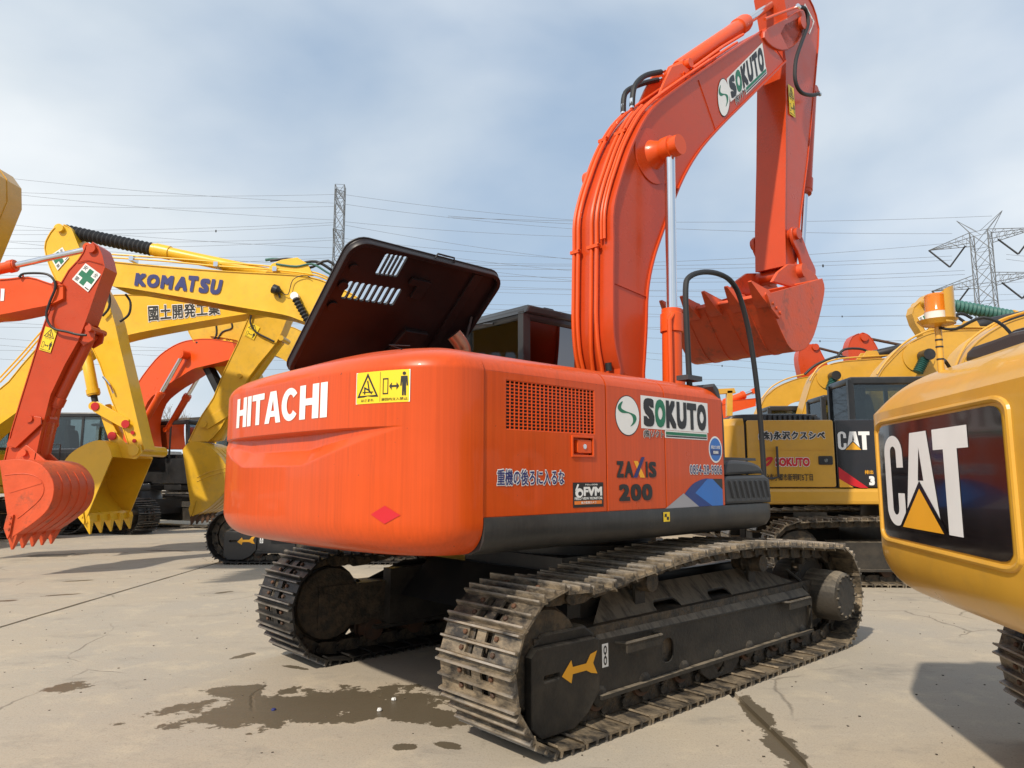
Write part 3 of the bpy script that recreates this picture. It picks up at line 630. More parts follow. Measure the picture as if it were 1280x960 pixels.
def bucket(root, prof, y0, y1, m_, lip, tipdir, nt=5, tooth_len=.2, tm=None, ts=1.15, open_from=0, th=.025, name='bucket', rib=True):
    """prof: side outline (x, z) from the hinge end of the mouth round the back to the lip; the chord lip -> start is the mouth"""
    b_ = MB()
    for y in (y0, y1):
        s_ = 1 if y == y0 else -1
        b_.add(gprism(prof, min(y, y+s_*th), max(y, y+s_*th), bevel=.004))
    n_ = len(prof); inner = []
    c = Vector((sum(p[0] for p in prof)/n_, sum(p[1] for p in prof)/n_))
    V = []; Fc = []
    for i, p in enumerate(prof):
        a = Vector(prof[max(i-1, 0)]); d = Vector(prof[min(i+1, n_-1)]); t = (d-a).normalized(); nn = Vector((-t.y, t.x)); 
        if nn.dot(c-Vector(p)) < 0: nn = -nn
        q = Vector(p)+nn*th; q0 = Vector(p)-nn*.004
        V += [(q0.x, y0+.004, q0.y), (q0.x, y1-.004, q0.y), (q.x, y1-th, q.y), (q.x, y0+th, q.y)]
    for i in range(n_-1):
        for k in (0, 1, 2, 3): Fc.append((4*i+k, 4*i+4+k, 4*i+4+(k+1) % 4, 4*i+(k+1) % 4))
    Fc += [(0, 1, 2, 3), tuple(4*(n_-1)+k for k in (3, 2, 1, 0))]
    b_.add((V, Fc))
    if rib:      # wear strips round the back
        m0, m1 = int(n_*.35), n_-1
        for k in range(1, 5):
            y = y0+(y1-y0)*k/5; V = []; Fc = []
            for i in range(m0, m1):
                p = Vector(prof[i]); nn = (p-c).normalized(); q = p+nn*.014
                V += [(p.x, y-.006, p.y), (p.x, y+.006, p.y), (q.x, y+.006, q.y), (q.x, y-.006, q.y)]
            for i in range(m1-m0-1):
                for k2 in range(4): Fc.append((4*i+k2, 4*i+4+k2, 4*i+4+(k2+1) % 4, 4*i+(k2+1) % 4))
            b_.add((V, Fc))
    bk = b_.build(name, m_, root, 30)
    T = Vector(tipdir).normalized(); Lp = Vector(lip); Nn = Vector((-T.y, T.x)); cc = c-Lp
    if Nn.dot(cc) < 0: Nn = -Nn
    # lip plate
    part('lip_plate', m_, bk, gprism([tuple(Lp-T*.16-Nn*.012), tuple(Lp-Nn*.012), tuple(Lp+Nn*.03), tuple(Lp-T*.16+Nn*.03)], y0+.001, y1-.001, bevel=.004))
    for k in range(nt):
        y = y0+.07+(y1-y0-.14)*k/(nt-1)
        A = Lp-T*.12; pts = []
        V = []
        for (d_, hh, ww) in ((0, .055*ts, .055*ts), (.09, .06*ts, .055*ts), (.13, .05*ts, .045*ts), (.12+tooth_len, .008, .018)):
            p = A+T*d_+Nn*.01
            for sy, sn in ((-1, -1), (1, -1), (1, 1), (-1, 1)): V.append(((p+Nn*hh*sn).x, y+ww*sy, (p+Nn*hh*sn).y))
        Fc = [(0, 1, 2, 3), (15, 14, 13, 12)]
        for i in range(3):
            for j in range(4): Fc.append((4*i+j, 4*i+4+j, 4*i+4+(j+1) % 4, 4*i+(j+1) % 4))
        part('tooth', tm or m_, bk, (V, Fc), ang=25)
    for y, s_ in ((y0, -1), (y1, 1)):      # side cutters
        q = [Lp-T*.05, Lp-T*.32, Lp-T*.30-Nn*.09, Lp-T*.12-Nn*.10, Lp+T*.02-Nn*.02]
        q = [tuple(a) for a in q]
        bb = MB(); bb.add(gprism(q, min(y+s_*.002, y+s_*.03), max(y+s_*.002, y+s_*.03), bevel=.003))
        for t_ in (.12, .2, .28):
            p = Lp-T*t_-Nn*.03; bb.add(gcyl((p.x, y+s_*.03, p.y), (p.x, y+s_*.045, p.y), .018, 6))
        bb.build('side_cutter', m_, bk)
    return bk
def ears(root, parent, m_, pts, ys_, th=.035):
    part('bucket_ear', m_, parent, *[gprism(pts, y-th/2, y+th/2, bevel=.005) for y in ys_])
def pin(parent, m_, p, y0, y1, r, cap=None, name='pin_boss'):
    o = part(name, m_, parent, gcyl((p[0], y0, p[1]), (p[0], y1, p[1]), r, 20))
    return o

# ================================================================ the orange excavator in the middle
M = Fr(.536, 6.076, 47.5, -1)
ex = machine(M, 'excavator', 'large orange excavator in the middle, dark engine lid raised, white HITACHI on its back')
YS = -1.355                                        # right side of the house
def inset(z, zt=2.10, zs=1.965, zb=1.19, z0=1.02, rb=.17):
    """how far the skin stands in from the side at height z"""
    if z > zs:
        t = (z-zs)/(zt-zs); return .045*t+.20*t**3.2
    if z < zb:
        t = min(1, (zb-z)/(zb-z0)); return rb*(1-math.sqrt(max(0, 1-t*t)))
    return 0.0
def groove(y, z):
    """shallow smile-shaped scoop pressed into the back"""
    W = 1.16; a = abs(y+.0)/W
    if a >= 1: return 0.0
    zt = 1.665; s_ = (1-a)
    zc = zt-.10*min(1, s_*1.5)**1.0; zb_ = zt-.19*min(1, s_*1.55)**.9
    D = .060*min(1, s_*1.6)
    if z >= zt or z <= zb_: return 0.0
    if z > zc: t = (zt-z)/max(zt-zc, 1e-4); return D*min(1, t*5)*(1-.15*t) if t < .2 else D*(1-.15*t)
    t = (z-zb_)/max(zc-zb_, 1e-4); return D*.85*t
NEXP = 2.7
LEFT_IN = .945
def cw_x(y, z, g=True):
    d = inset(z); W = (1.362-d)*(LEFT_IN if y > 0 else 1); a = min(1, abs(y)/W)
    x = -2.17-(.52-d)*(1-a**NEXP)**(1/NEXP)
    return x+(groove(y, z) if g else 0)
def build_cw():
    zs = [1.02+.17*(1-math.cos(math.radians(90*i/9))) for i in range(10)]
    zs += [1.19+(1.40-1.19)*i/5 for i in range(1, 5)]
    zs += [1.40+(1.70-1.40)*i/66 for i in range(67)]
    zs += [1.70+(1.955-1.70)*i/6 for i in range(1, 7)]+[1.965, 1.975]+[1.975+.125*i/10 for i in range(1, 11)]
    na = 150; V = []; Fc = []
    for z in zs:
        d = inset(z); W = 1.362-d; D = .52-d
        for k in range(na+1):
            th = math.pi*k/na; cy, sx = math.cos(th), math.sin(th)
            y = W*math.copysign(abs(cy)**(2/NEXP), cy)*(LEFT_IN if cy > 0 else 1); x = -2.17-D*abs(sx)**(2/NEXP)+groove(y, z)
            V.append((x, y, z))
    for j in range(len(zs)-1):
        for k in range(na): a = j*(na+1)+k; Fc.append((a, a+1, a+na+2, a+na+1))
    b_ = MB(); b_.add((V, Fc))
    # top cap: crowned, and bottom cap
    top = V[-(na+1):]; V2 = []; F2 = []; R_ = 8
    for i in range(R_+1):
        s_ = 1-i/R_
        for x, y, z in top: V2.append((-2.17+(x+2.17)*s_ , y*s_, z+.075*(1-s_**2)))
    for i in range(R_):
        for k in range(na): a = i*(na+1)+k; F2.append((a, a+1, a+na+2, a+na+1))
    b_.add((V2, F2)); b_.add((V[:na+1], [tuple(range(na+1))]))
    # front closing wall
    b_.add(gbox(-2.172, -2.168, -1.15, 1.15, 1.03, 2.08))
    o = b_.build('counterweight', ORANGE_S, ex, 38); return o
cw = build_cw()
part('lifting_seam', INK, cw, gtube([(cw_x(-.92, 2.098, False)+.0, -.92, 2.1), (-2.45, -.90, 2.118), (-2.3, -.88, 2.135)], .003, 4))
def cw_hit(u, v):
    x = -2.6
    for _ in range(25):
        y, z = M.hx(u, v, x); x = .5*x+.5*cw_x(max(-1.3, min(1.3, y)), z, False)
    return y, z
class CWQuad:
    def __init__(s, px): s.c = [Vector(cw_hit(u, v)) for u, v in px]
    def __call__(s, u, v, off=0):
        tl, tr, br, bl = s.c; p = (bl*(1-u)+br*u)*(1-v)+(tl*(1-u)+tr*u)*v
        e = .01; x = cw_x(p[0], p[1], False); nx = Vector((-1, (cw_x(p[0]+e, p[1], False)-cw_x(p[0]-e, p[1], False))/(2*e), 0)).normalized()
        return (x+nx.x*off, p[0]+nx.y*off, p[1])
def CWRect(px):
    q = CWQuad(px); c = q.c; yl = (c[0][0]+c[3][0])/2; yr = (c[1][0]+c[2][0])/2; zt = (c[0][1]+c[1][1])/2; zb = (c[2][1]+c[3][1])/2
    q.c = [Vector((yl, zt)), Vector((yr, zt)), Vector((yr, zb)), Vector((yl, zb))]; return q
q = CWRect([(298, 493), (411, 485), (408, 527), (296, 531)])
def letters_hitachi():
    """heavy block letters, each in a 0..1 box"""
    H = [[(0, 0), (.32, 0), (.32, .40), (.68, .40), (.68, 0), (1, 0), (1, 1), (.68, 1), (.68, .60), (.32, .60), (.32, 1), (0, 1)]]
    I = [[(0, 0), (1, 0), (1, 1), (0, 1)]]
    T = [[(.34, 0), (.66, 0), (.66, .80), (1, .80), (1, 1), (0, 1), (0, .80), (.34, .80)]]
    A = [[(0, 0), (.29, 0), (.35, .2), (.65, .2), (.71, 0), (1, 0), (.69, 1), (.31, 1)], [(.41, .38), (.59, .38), (.5, .74)]]
    o = []; 
    for i in range(21): a = math.radians(38+284*i/20); o.append((.5+.5*math.cos(a)*1.06, .5+.5*math.sin(a)))
    for i in range(21): a = math.radians(322-284*i/20); o.append((.52+.22*math.cos(a)*1.0, .5+.30*math.sin(a)))
    C = [o]
    return H, I, T, A, C
H_, I_, T_, A_, C_ = letters_hitachi()
lay = []; x = 0.0; Wd = {'H': .155, 'I': .05, 'T': .145, 'A': .17, 'C': .155}; gap = .012
for ch in 'HITACHI':
    sh = {'H': H_, 'I': I_, 'T': T_, 'A': A_, 'C': C_}[ch]; ww = Wd[ch]
    g = gplate_flat(sh[0], sh[1:]); lay.append((x, x+ww, g)); x += ww+gap
tot = x-gap
dec(cw, 'lettering', q, [(fine(sub(g, a/tot, b_/tot, 0, 1), .12), WHITE, 3) for a, b_, g in lay])
q = CWRect([(447, 465), (515, 463), (511, 503), (445, 505)])
dec(cw, 'warning_sticker', q, [(grid(8, 4), STICK, 2.5)]+[(g, m_, 4) for g, m_, h_ in warn_layers(True)]+[(gplate_flat([(0, 0), (1, 0), (1, 1), (0, 1)], [[(.01, .02), (.01, .98), (.99, .98), (.99, .02)]]), WHITE, 3.5), (stroke([(.5, .04), (.5, .96)], .012, 1.7), INK, 3.5)])
q = CWRect([(464, 632), (501, 632), (501, 655), (464, 655)])
dg = grid(10, 10); dg = ([((a+b_)/2, (a-b_)/2+.5, 0) for a, b_, _ in dg[0]], dg[1])
dec(cw, 'red_diamond', q, [(dg, REDD, 3)])

# --- house: dark inner body, deck, panels
part('deck', BLACK, ex, gbox(-2.165, .70, -1.22, 1.22, 1.04, 1.20), gbox(.70, 1.15, -.42, 1.22, 1.05, 1.20))
each('inner_body', INK, ex, gbox(-2.16, .08, -1.30, -.42, 1.2, 1.98), gbox(-2.16, -.75, -1.28, 1.28, 1.2, 1.90))
def skin(x0, x1, holes=(), thick=.018, ztop=2.10, left=False, yin=.40):
    """one hood panel: flat side, round shoulder, roof strip"""
    b_ = MB(); s = 1 if left else -1
    b_.add(gprism([(x0, 1.212), (x1, 1.212), (x1, 1.965), (x0, 1.965)], s*(1.355-thick), s*1.355, holes=holes, bevel=.003))
    pr = [(1.355-inset(z), z) for z in [1.965+.135*i/12 for i in range(13)]]+[(.95, 2.118), (yin, 2.125)]
    V = []; Fc = []; k = len(pr)
    for i, (y, z) in enumerate(pr):
        a = Vector(pr[max(i-1, 0)]); c = Vector(pr[min(i+1, k-1)]); t = (c-a).normalized(); nn = Vector((t.y, -t.x))*-thick
        for xx in (x0+.0015, x1-.0015): V += [(xx, s*y, z), (xx, s*(y-abs(nn.x)), z-abs(nn.y))]
    for i in range(k-1):
        a = 4*i; Fc += [(a, a+2, a+6, a+4), (a+1, a+5, a+7, a+3), (a, a+4, a+5, a+1), (a+2, a+3, a+7, a+6)]
    b_.add((V, Fc)); return b_
gr = [M.hy(*p, YS) for p in ((632, 476), (743, 487), (743, 541), (633, 538))]
gx0, gx1, gz0, gz1 = (gr[0][0]+gr[3][0])/2, (gr[1][0]+gr[2][0])/2, (gr[2][1]+gr[3][1])/2, (gr[0][1]+gr[1][1])/2
la = [M.hy(*p, YS) for p in ((718, 546), (742, 546), (742, 570), (720, 570))]
lx0, lx1, lz0, lz1 = la[0][0]-.02, la[1][0]-.01, la[2][1], la[0][1]
s1 = M.hy(758, 550, YS)[0]; s2 = M.hy(831, 550, YS)[0]; s3 = M.hy(904, 560, YS)[0]
door1 = skin(-2.163, s1-.005, [[(gx0, gz0), (gx1, gz0), (gx1, gz1), (gx0, gz1)], [(lx0, lz0), (lx1, lz0), (lx1, lz1), (lx0, lz1)]]).build('side_door', ORANGE_S, ex, 30, 'side door with a square-mesh grille')
door2 = skin(s1+.004, s2-.004).build('side_door', ORANGE_S, ex, 30); door3 = skin(s2+.004, s3).build('side_door', ORANGE_S, ex, 30)
skin(-2.163, -.75, left=True).build('side_door', ORANGE, ex, 30)
g = MB(); NX, NZ = 22, 14
for i in range(NX+1): xx = gx0+(gx1-gx0)*i/NX; g.add(gbox(xx-.0032, xx+.0032, YS+.002, YS+.008, gz0, gz1))
for j in range(NZ+1): zz = gz0+(gz1-gz0)*j/NZ; g.add(gbox(gx0, gx1, YS+.003, YS+.009, zz-.0028, zz+.0028))
g.build('grille', ORANGE, door1)
each('latch', ORANGE, door1, gprism([(lx0-.008, lz0-.008), (lx1+.008, lz0-.008), (lx1+.008, lz1+.008), (lx0-.008, lz1+.008)], YS-.008, YS, holes=[[(lx0+.004, lz0+.004), (lx1-.004, lz0+.004), (lx1-.004, lz1-.004), (lx0+.004, lz1-.004)]], bevel=.002),
     gbox(lx0, lx1, YS+.03, YS+.034, lz0, lz1), gprism(rrect(lx0+.045, lx1-.01, lz0+.015, lz1-.015, .01), YS-.002, YS+.03, bevel=.003))
part('lock', CHROME, door1, gcyl(((lx0+lx1)/2+.015, YS-.006, (lz0+lz1)/2), ((lx0+lx1)/2+.015, YS+.01, (lz0+lz1)/2), .015, 12))
# rounded front corner trim
tr = [M.hy(u, v, YS+.01) for u, v in ((880, 487), (892, 491), (900, 500), (906, 520), (910, 550), (911, 585))]
part('corner_trim', PLASTIC, ex, gprism([(s3-.07, 2.085), (s3-.02, 2.05), (s3+.02, 1.95), (s3+.035, 1.80), (s3+.035, 1.50), (s3, 1.50), (s3, 1.93), (s3-.10, 2.06)], YS+.005, YS+.5, bevel=.01))
# sill
pf = [(1.215, 1.345), (1.21, 1.362), (1.16, 1.368), (1.10, 1.362), (1.05, 1.33), (1.02, 1.25), (1.015, 1.15), (1.06, 1.15), (1.21, 1.2)]
def sill(s, x0, x1):
    V = []; Fc = []; k = len(pf); xs_ = [x0, x1-.12, x1-.05, x1-.015, x1]; ins = [0, 0, .012, .04, .09]
    for xx, i_ in zip(xs_, ins):
        for z, y in pf: V.append((xx, s*(y-i_ if y > 1.2 else y), z-(0 if i_ == 0 else (z-1.11)*i_*2)))
    for i in range(len(xs_)-1):
        for j in range(k): Fc.append((i*k+j, (i+1)*k+j, (i+1)*k+(j+1) % k, i*k+(j+1) % k))
    Fc += [tuple(range(k)), tuple(reversed(range(len(V)-k, len(V))))]
    return part('sill', BLACK_S, ex, (V, Fc), ang=40)
sl_ = sill(-1, -2.165, .80); sill(1, -2.165, 1.10)
q = side_rect(M, [(829, 640), (837, 640), (837, 652), (829, 652)], -1.368)
dec(sl_, 'jacking_mark', q, [(UNIT, STICK, 2), (gplate_flat([(.15, .5), (.5, .5), (.5, .85), (.2, .8)]), INK, 3), (gplate_flat([(.5, .5), (.85, .5), (.8, .15), (.5, .2)]), INK, 3)])
# front fender box with ribs
fz = [(s3+.002, 1.215), (s3+.002, 1.405), (s3+.05, 1.42), (.70, 1.43), (.775, 1.40), (.79, 1.24), (.785, 1.215)]
fen = part('fender_box', PLASTIC, ex, gprism(fz, YS+.004, -.55, bevel=.022))
part('fender_top', PLASTIC, ex, gprism(cr([(s3+.03, 1.42), (s3+.05, 1.50), (s3+.12, 1.535), (.50, 1.53), (.66, 1.50), (.72, 1.44)], 4), YS+.02, -.55, bevel=.025))
each('rib', PLASTIC, fen, *[gbar((s3+.12+.075*i, YS+.001, 1.26), (s3+.07+.075*i, YS+.001, 1.385), .012, .02, (0, 1, 0)) for i in range(8)])
part('anti_slip_step', BLACK, ex, gbox(s3, .75, -1.25, -.60, 1.54, 1.56))
# decals of the right side
def wo(ch, off, ol, col, bg_=WHITE, sp=1.0, shear=0.0): return [(gtext(ch, ol, sp, shear, box_of=off), bg_, 1.5), (gtext(ch, off, sp, shear), col, 2.5)]
def sokuto(parent, fr, y, px, px_logo, px_bar, px_sub, ny=-1, rect=True):
    mk = side_rect if rect else side_quad
    q = mk(fr, px, y, ny)
    lay = [(gplate_flat([(-.03, -.10), (1.03, -.10), (1.03, 1.12), (-.03, 1.12)]), WHITE, 1.4)]
    xx = 0
    for i, ch in enumerate('SOKUTO'): lay.append((sub(gtext(ch, .065), i/6+.006, i/6+.162, -.02, 1.04), GREEN if i == 1 else INK, 2.8))
    dec(parent, 'lettering', q, lay)
    q = mk(fr, px_logo, y, ny)
    s_ = [(.08, .66), (.25, .56), (.55, .56), (.70, .48), (.72, .34), (.60, .22), (.78, .30), (.88, .42), (.84, .52), (.68, .57), (.38, .62), (.22, .70), (.30, .86), (.14, .78)]
    dec(parent, 'round_logo', q, [(gplate_flat(circ(.5, .5, .53, 30)), INK, 1.2), (gplate_flat(circ(.5, .5, .505, 30)), WHITE, 2), (gplate_flat(cr(s_, 3, True)), GREEN, 3)])
    q = mk(fr, px_bar, y, ny)
    dec(parent, 'underline_stripe', q, [(gplate_flat([(-.02, -.1), (1.02, -.1), (1.02, 1.1), (-.02, 1.1)]), WHITE, 1.3), (gplate_flat([(0, .42), (1, .42), (1, .9), (0, .9)]), GREEN, 2.5), (gplate_flat([(0, .08), (1, .08), (1, .3), (0, .3)]), INK, 2.5)])
    q = mk(fr, px_sub, y, ny)
    dec(parent, 'small_lettering', q, [(gtext('(株)ソクト', .06, box_of=.015), WHITE, 1.6), (gtext('(株)ソクト', .015), INK, 3.2)])
sokuto(door3, M, YS, [(803, 499), (883, 507), (882, 537), (804, 533)], [(769, 494), (798, 497), (799, 543), (770, 544)], [(832, 539), (883, 542), (883, 549), (832, 547)], [(804, 536), (829, 539), (829, 549), (804, 547)])
q = side_rect(M, [(770, 576), (820, 573), (820, 596), (771, 598)], YS)
ZX = [(sub(gtext('Z', .05), 0, .17, 0, .9), INK, 2.5), (sub(gtext('A', .045), .19, .40, 0, .9), INK, 2.5), (gplate_flat([(.42, .92), (.52, .92), (.70, 0), (.58, 0)]), AMBERD, 2.2), (gplate_flat([(.40, 0), (.50, 0), (.70, 1.15), (.62, 1.15)]), NAVY, 2.8), (sub(gtext('I', .06), .72, .77, 0, .9), INK, 2.5), (sub(gtext('S', .05), .80, 1.0, 0, .9), INK, 2.5)]
dec(door2, 'lettering', q, ZX)
q = side_rect(M, [(773, 606), (815, 604), (815, 625), (774, 627)], YS); dec(door2, 'lettering', q, [(gtext('200', .055, 1.15), INK, 2.5)])
q = side_rect(M, [(621, 587), (705, 587), (705, 606), (621, 607)], YS); dec(door1, 'lettering', q, [(gtext('重機の後ろに入るな', .075, box_of=.018), WHITE, 1.5), (gtext('重機の後ろに入るな', .018), NAVY, 3.2)])
q = side_rect(M, [(716, 604), (754, 602), (754, 633), (716, 635)], YS)
dec(door1, 'monitor_sticker', q, [(UNIT, INK, 1.5), (sub(gtext('FVM', .05), .34, .95, .45, .82), WHITE, 2.5), (sub(gtext('FIELD VIEW MONITOR', .03), .05, .96, .30, .41), WHITE, 2.5), (gplate_flat([(.04, .12), (.94, .12), (.94, .26), (.04, .26)]), mat('orange_decal', (.75, .20, .03), .5), 2.5), (sub(gtext('後方監視カメラ', .02), .25, .75, .14, .24), WHITE, 3), (gplate_flat(circ(.20, .58, .13, 20, .19), [circ(.22, .55, .06, 14, .09)]), WHITE, 2.5), (stroke([(.1, .7), (.16, .9)], .06, 1.1), WHITE, 2.5), (sub(gtext('No.008', .01), .4, .8, .88, .94), WHITE, 2.5)])
q = side_rect(M, [(886, 546), (902, 546), (902, 578), (886, 578)], YS)
dec(door3, 'round_sticker', q, [(gplate_flat(circ(.5, .5, .52, 26)), WHITE, 1.5), (gplate_flat(circ(.5, .5, .45, 26)), BLUE, 2.2), (gplate_flat([(.1, .28), (.9, .28), (.9, .5), (.1, .5)]), DBLUE, 2.8), (sub(gtext('排出ガス対策', .02), .16, .84, .52, .66), WHITE, 3), (sub(gtext('建設機械', .03), .3, .7, .33, .45), WHITE, 3.4)])
q = side_rect(M, [(862, 581), (902, 582), (902, 593), (862, 592)], YS); dec(door3, 'lettering', q, [(gtext('0854-28-9806', .07, 1.1, box_of=.012), WHITE, 1.5), (gtext('0854-28-9806', .012, 1.1), NAVY, 3.2)])
q = side_rect(M, [(831, 598), (903, 598), (903, 634), (831, 635)], YS)
dec(door3, 'blue_emblem', q, [(gplate_flat(cr([(.32, .48), (.45, .78), (.58, .93), (.70, 1.0)], 5)+[(.82, .98), (1.0, .60), (1, .03), (.56, .03), (.32, .48)]), DBLUE, 1.6), (gplate_flat([(.50, .50), (.72, .97), (.82, .98), (1.0, .60), (1, .03), (.80, .03)]), BLUE, 2.1), (gplate_flat([(0, .02), (.30, .50), (.56, .03)]), GREY, 2.6), (gplate_flat([(.82, .98), (1, .98), (1, .6)]), INK, 2.6)])

# --- raised engine lid
lx_0, lx_1 = 2.44-4.5, 3.93-4.5; yb, zb_, yt, zt_ = 1.27, 2.26, .27, 3.10
e = Vector((0, yt-yb, zt_-zb_)); Ls = e.length; e.normalize(); nrm = Vector((0, e.z, -e.y)) # out of the lid's lining is -n
def lidmap(g): return [tuple(Vector((x, yb, zb_))+e*y+Vector((0, -e.z, e.y))*z) for x, y, z in g[0]], g[1]
def lidpx(u, v):
    d = ray(u, v); o = CAMP-M.o; dl = Vector((d.dot(M.X), d.dot(M.Y), d.z)); ol = Vector((o.dot(M.X), o.dot(M.Y), o.z))
    n_ = Vector((0, -e.z, e.y)); t = (Vector((0, yb, zb_))-ol).dot(n_)/dl.dot(n_); p = ol+dl*t; return (p.x, (p-Vector((0, yb, zb_))).dot(e))
# outline traced through its visible corners
c_tl = lidpx(436, 306); c_tr = lidpx(622, 340)
L0, L1_, Lt = lidpx(420, 335)[0]-.03, lidpx(612, 365)[0]+.02, lidpx(530, 320)[1]
L0 = (lidpx(405, 365)[0]+lidpx(380, 412)[0])/2; L1_ = (lidpx(610, 372)[0]+lidpx(590, 405)[0])/2; Lt = (lidpx(480, 307)[1]+lidpx(590, 330)[1])/2
slots = []
for (ax, ay), (bx, by), n_ in (((478, 330), (500, 333), 5), ((434, 362), (494, 371), 9)):
    for i in range(n_):
        t = i/(n_-1); u, v = ax+(bx-ax)*t-6+6, ay+(by-ay)*t
        cxx, cyy = lidpx(u-(14 if False else 0), v); 
        hl = .10 if n_ == 5 else .085; w_ = .020
        slots.append(rrect(cxx-w_, cxx+w_, cyy-hl, cyy+hl, .019, 4))
lid = part('engine_lid', LIDIN, ex, lidmap(gplate(rrect(L0, L1_, -.02, Lt, .14, 6), slots, .016, .003)))
out_ = rrect(L0, L1_, -.02, Lt, .14, 6); inn = rrect(L0+.035, L1_-.035, .015, Lt-.035, .11, 6)
part('lid_shell', PLASTIC, lid, lidmap(gmove(gplate(rrect(L0-.008, L1_+.008, -.03, Lt+.008, .145, 6), slots, .008, .001), 0, 0, -.014)))
part('lid_rim', LIDIN, lid, lidmap(gmove(gplate(out_, [inn], .05, .006), 0, 0, .03)))
each('lid_frame', LIDIN, lid, lidmap(gmove(gplate([(L1_-.30, .05), (L1_-.22, .05), (L1_-.22, Lt-.05), (L1_-.30, Lt-.05)], [], .03, .006), 0, 0, .02)), lidmap(gmove(gplate([(L0+.62, Lt-.22), (L0+.80, Lt-.22), (L0+.80, Lt-.40), (L0+.70, Lt-.40), (L0+.70, Lt-.28), (L0+.62, Lt-.28)], [], .03, .004), 0, 0, .025)),
     lidmap(gmove(gplate([(L0+.75, .30), (L1_-.4, .30), (L1_-.4, .62), (L0+.82, .62)], [], .05, .01), 0, 0, .03)), lidmap(gmove(gplate(circ(L0+.12, Lt-.25, .035, 12), [], .02, .002), 0, 0, .02)), lidmap(gmove(gplate(circ(L0+.11, Lt-.42, .04, 12), [], .02, .002), 0, 0, .02)), lidmap(gmove(gplate(circ(L0+.11, Lt-.62, .04, 12), [], .02, .002), 0, 0, .02)))
part('lid_handle', RUBBER, lid, lidmap(gtube([(L0+.72, Lt-.02, .02), (L0+.74, Lt+.03, .0), (L0+.90, Lt+.03, 0), (L0+.92, Lt-.02, .02)], .008, 6)))
part('lid_stay', PLASTIC, lid, gtube([(L1_-4.5*0-.05, .9, 2.1), (L1_-.06, .60, 2.80)], .012, 6))
ph = M.hy(575, 432, .45)
ept = [(ph[0]+.04, .45, 1.95), (ph[0]+.04, .45, ph[1]-.10), (ph[0]+.02, .45, ph[1]-.0), (ph[0]-.05, .47, ph[1]+.09)]
eh = part('exhaust_pipe', COPPER, ex, gtube(cr(ept, 4), .065, 18, caps=False))
part('exhaust_mouth', INK, eh, gtube(cr(ept, 4)[-3:], .060, 18))
# --- cab
cb = cab(ex, -.12, 1.70, .50, 1.36, 1.22, 2.97, CABM, GLASS, GLASS_D)
part('cab_lamp', BLACK, cb, gprism(rrect(.20, .34, 2.97, 3.02, .015), .56, .64, bevel=.005))
part('roof_visor', CABM, cb, gprism([(-.14, 2.90), (1.6, 2.92), (1.6, 2.985), (-.08, 2.985)], .47, 1.39, bevel=.02))
part('wiper_bracket', BLACK, cb, gtube([(-.135, 1.05, 2.88), (-.145, .90, 2.86)], .012, 6))
# --- boom
def P3(u, v, y): return M.hy(u, v, y)
yR, yL = -.28, .19
back = [(5.2-4.5-.45, 1.55), (.24, 1.9)]+[P3(*p, yR) for p in ((777, 461), (769, 420), (768, 354), (768.5, 305), (769, 260), (780, 217), (795, 175), (817, 137), (855, 106), (912, 67), (950, 42))]
front = [(.62, 1.50), (.62, 1.9)]+[P3(*p, yR) for p in ((805, 466), (808, 415), (810, 363), (817, 325), (828, 291), (850, 231), (872, 191), (899, 159), (935, 123), (983, 75))]
back = back[:2]+cr(back[2:], 4); front = front[:2]+cr(front[2:], 4)
tipc = (P3(985, 60, yR)[0], P3(985, 60, yR)[1])
boom = girder(ex, 'boom', ORANGE_L, back, front, yR, yL, over=.022)
part('foot_pin', ORANGE_L, boom, gcyl((.45, -.36, 1.6), (.45, .36, 1.6), .11, 20)); each('boom_foot_bracket', ORANGE, ex, gprism([(.15, 1.2), (.95, 1.2), (.62, 1.75), (.32, 1.75)], -.40, -.33, bevel=.01), gprism([(.15, 1.2), (.95, 1.2), (.62, 1.75), (.32, 1.75)], .33, .40, bevel=.01))
# weld seams and the stiffening plate at the tip
sm = [P3(875, 99, yR-.001), P3(897, 160, yR-.001)]
b_ = MB()
for (a, c) in (((769, 353), (811, 371)), ((875, 99), (897, 163)), ((963, 46), (982, 76))):
    p, q_ = P3(*a, yR), P3(*c, yR); part('weld_seam', ORANGE_L, boom, gbar((p[0], yR+.019, p[1]), (q_[0], yR+.019, q_[1]), .006, .012, (0, 1, 0)))
pl = [P3(*p, yR) for p in ((981, 30), (1003, 20), (1010, 34), (1000, 48), (985, 62), (975, 42))]
part('tip_plate', ORANGE_L, boom, gprism(pl, yR-.005, yR+.02, bevel=.006)); 
for s_ in (1, -1):
    tp = [P3(*p, yR) for p in ((955, 40), (985, 22), (1004, 12), (1016, 28), (1008, 44), (985, 62), (965, 58))]
    part('boom_fork', ORANGE_L, boom, gprism(cr(tp, 3, True), min(s_*.24 if s_ < 0 else .15, s_*.285 if s_ < 0 else .195), max(s_*.24 if s_ < 0 else .15, s_*.285 if s_ < 0 else .195), bevel=.01))
    pp = P3(1000, 30, yR); part('pin_boss', ORANGE_L, boom, gcyl((pp[0], -.28 if s_ < 0 else .19, pp[1]), (pp[0], -.33 if s_ < 0 else .24, pp[1]), .085, 20))
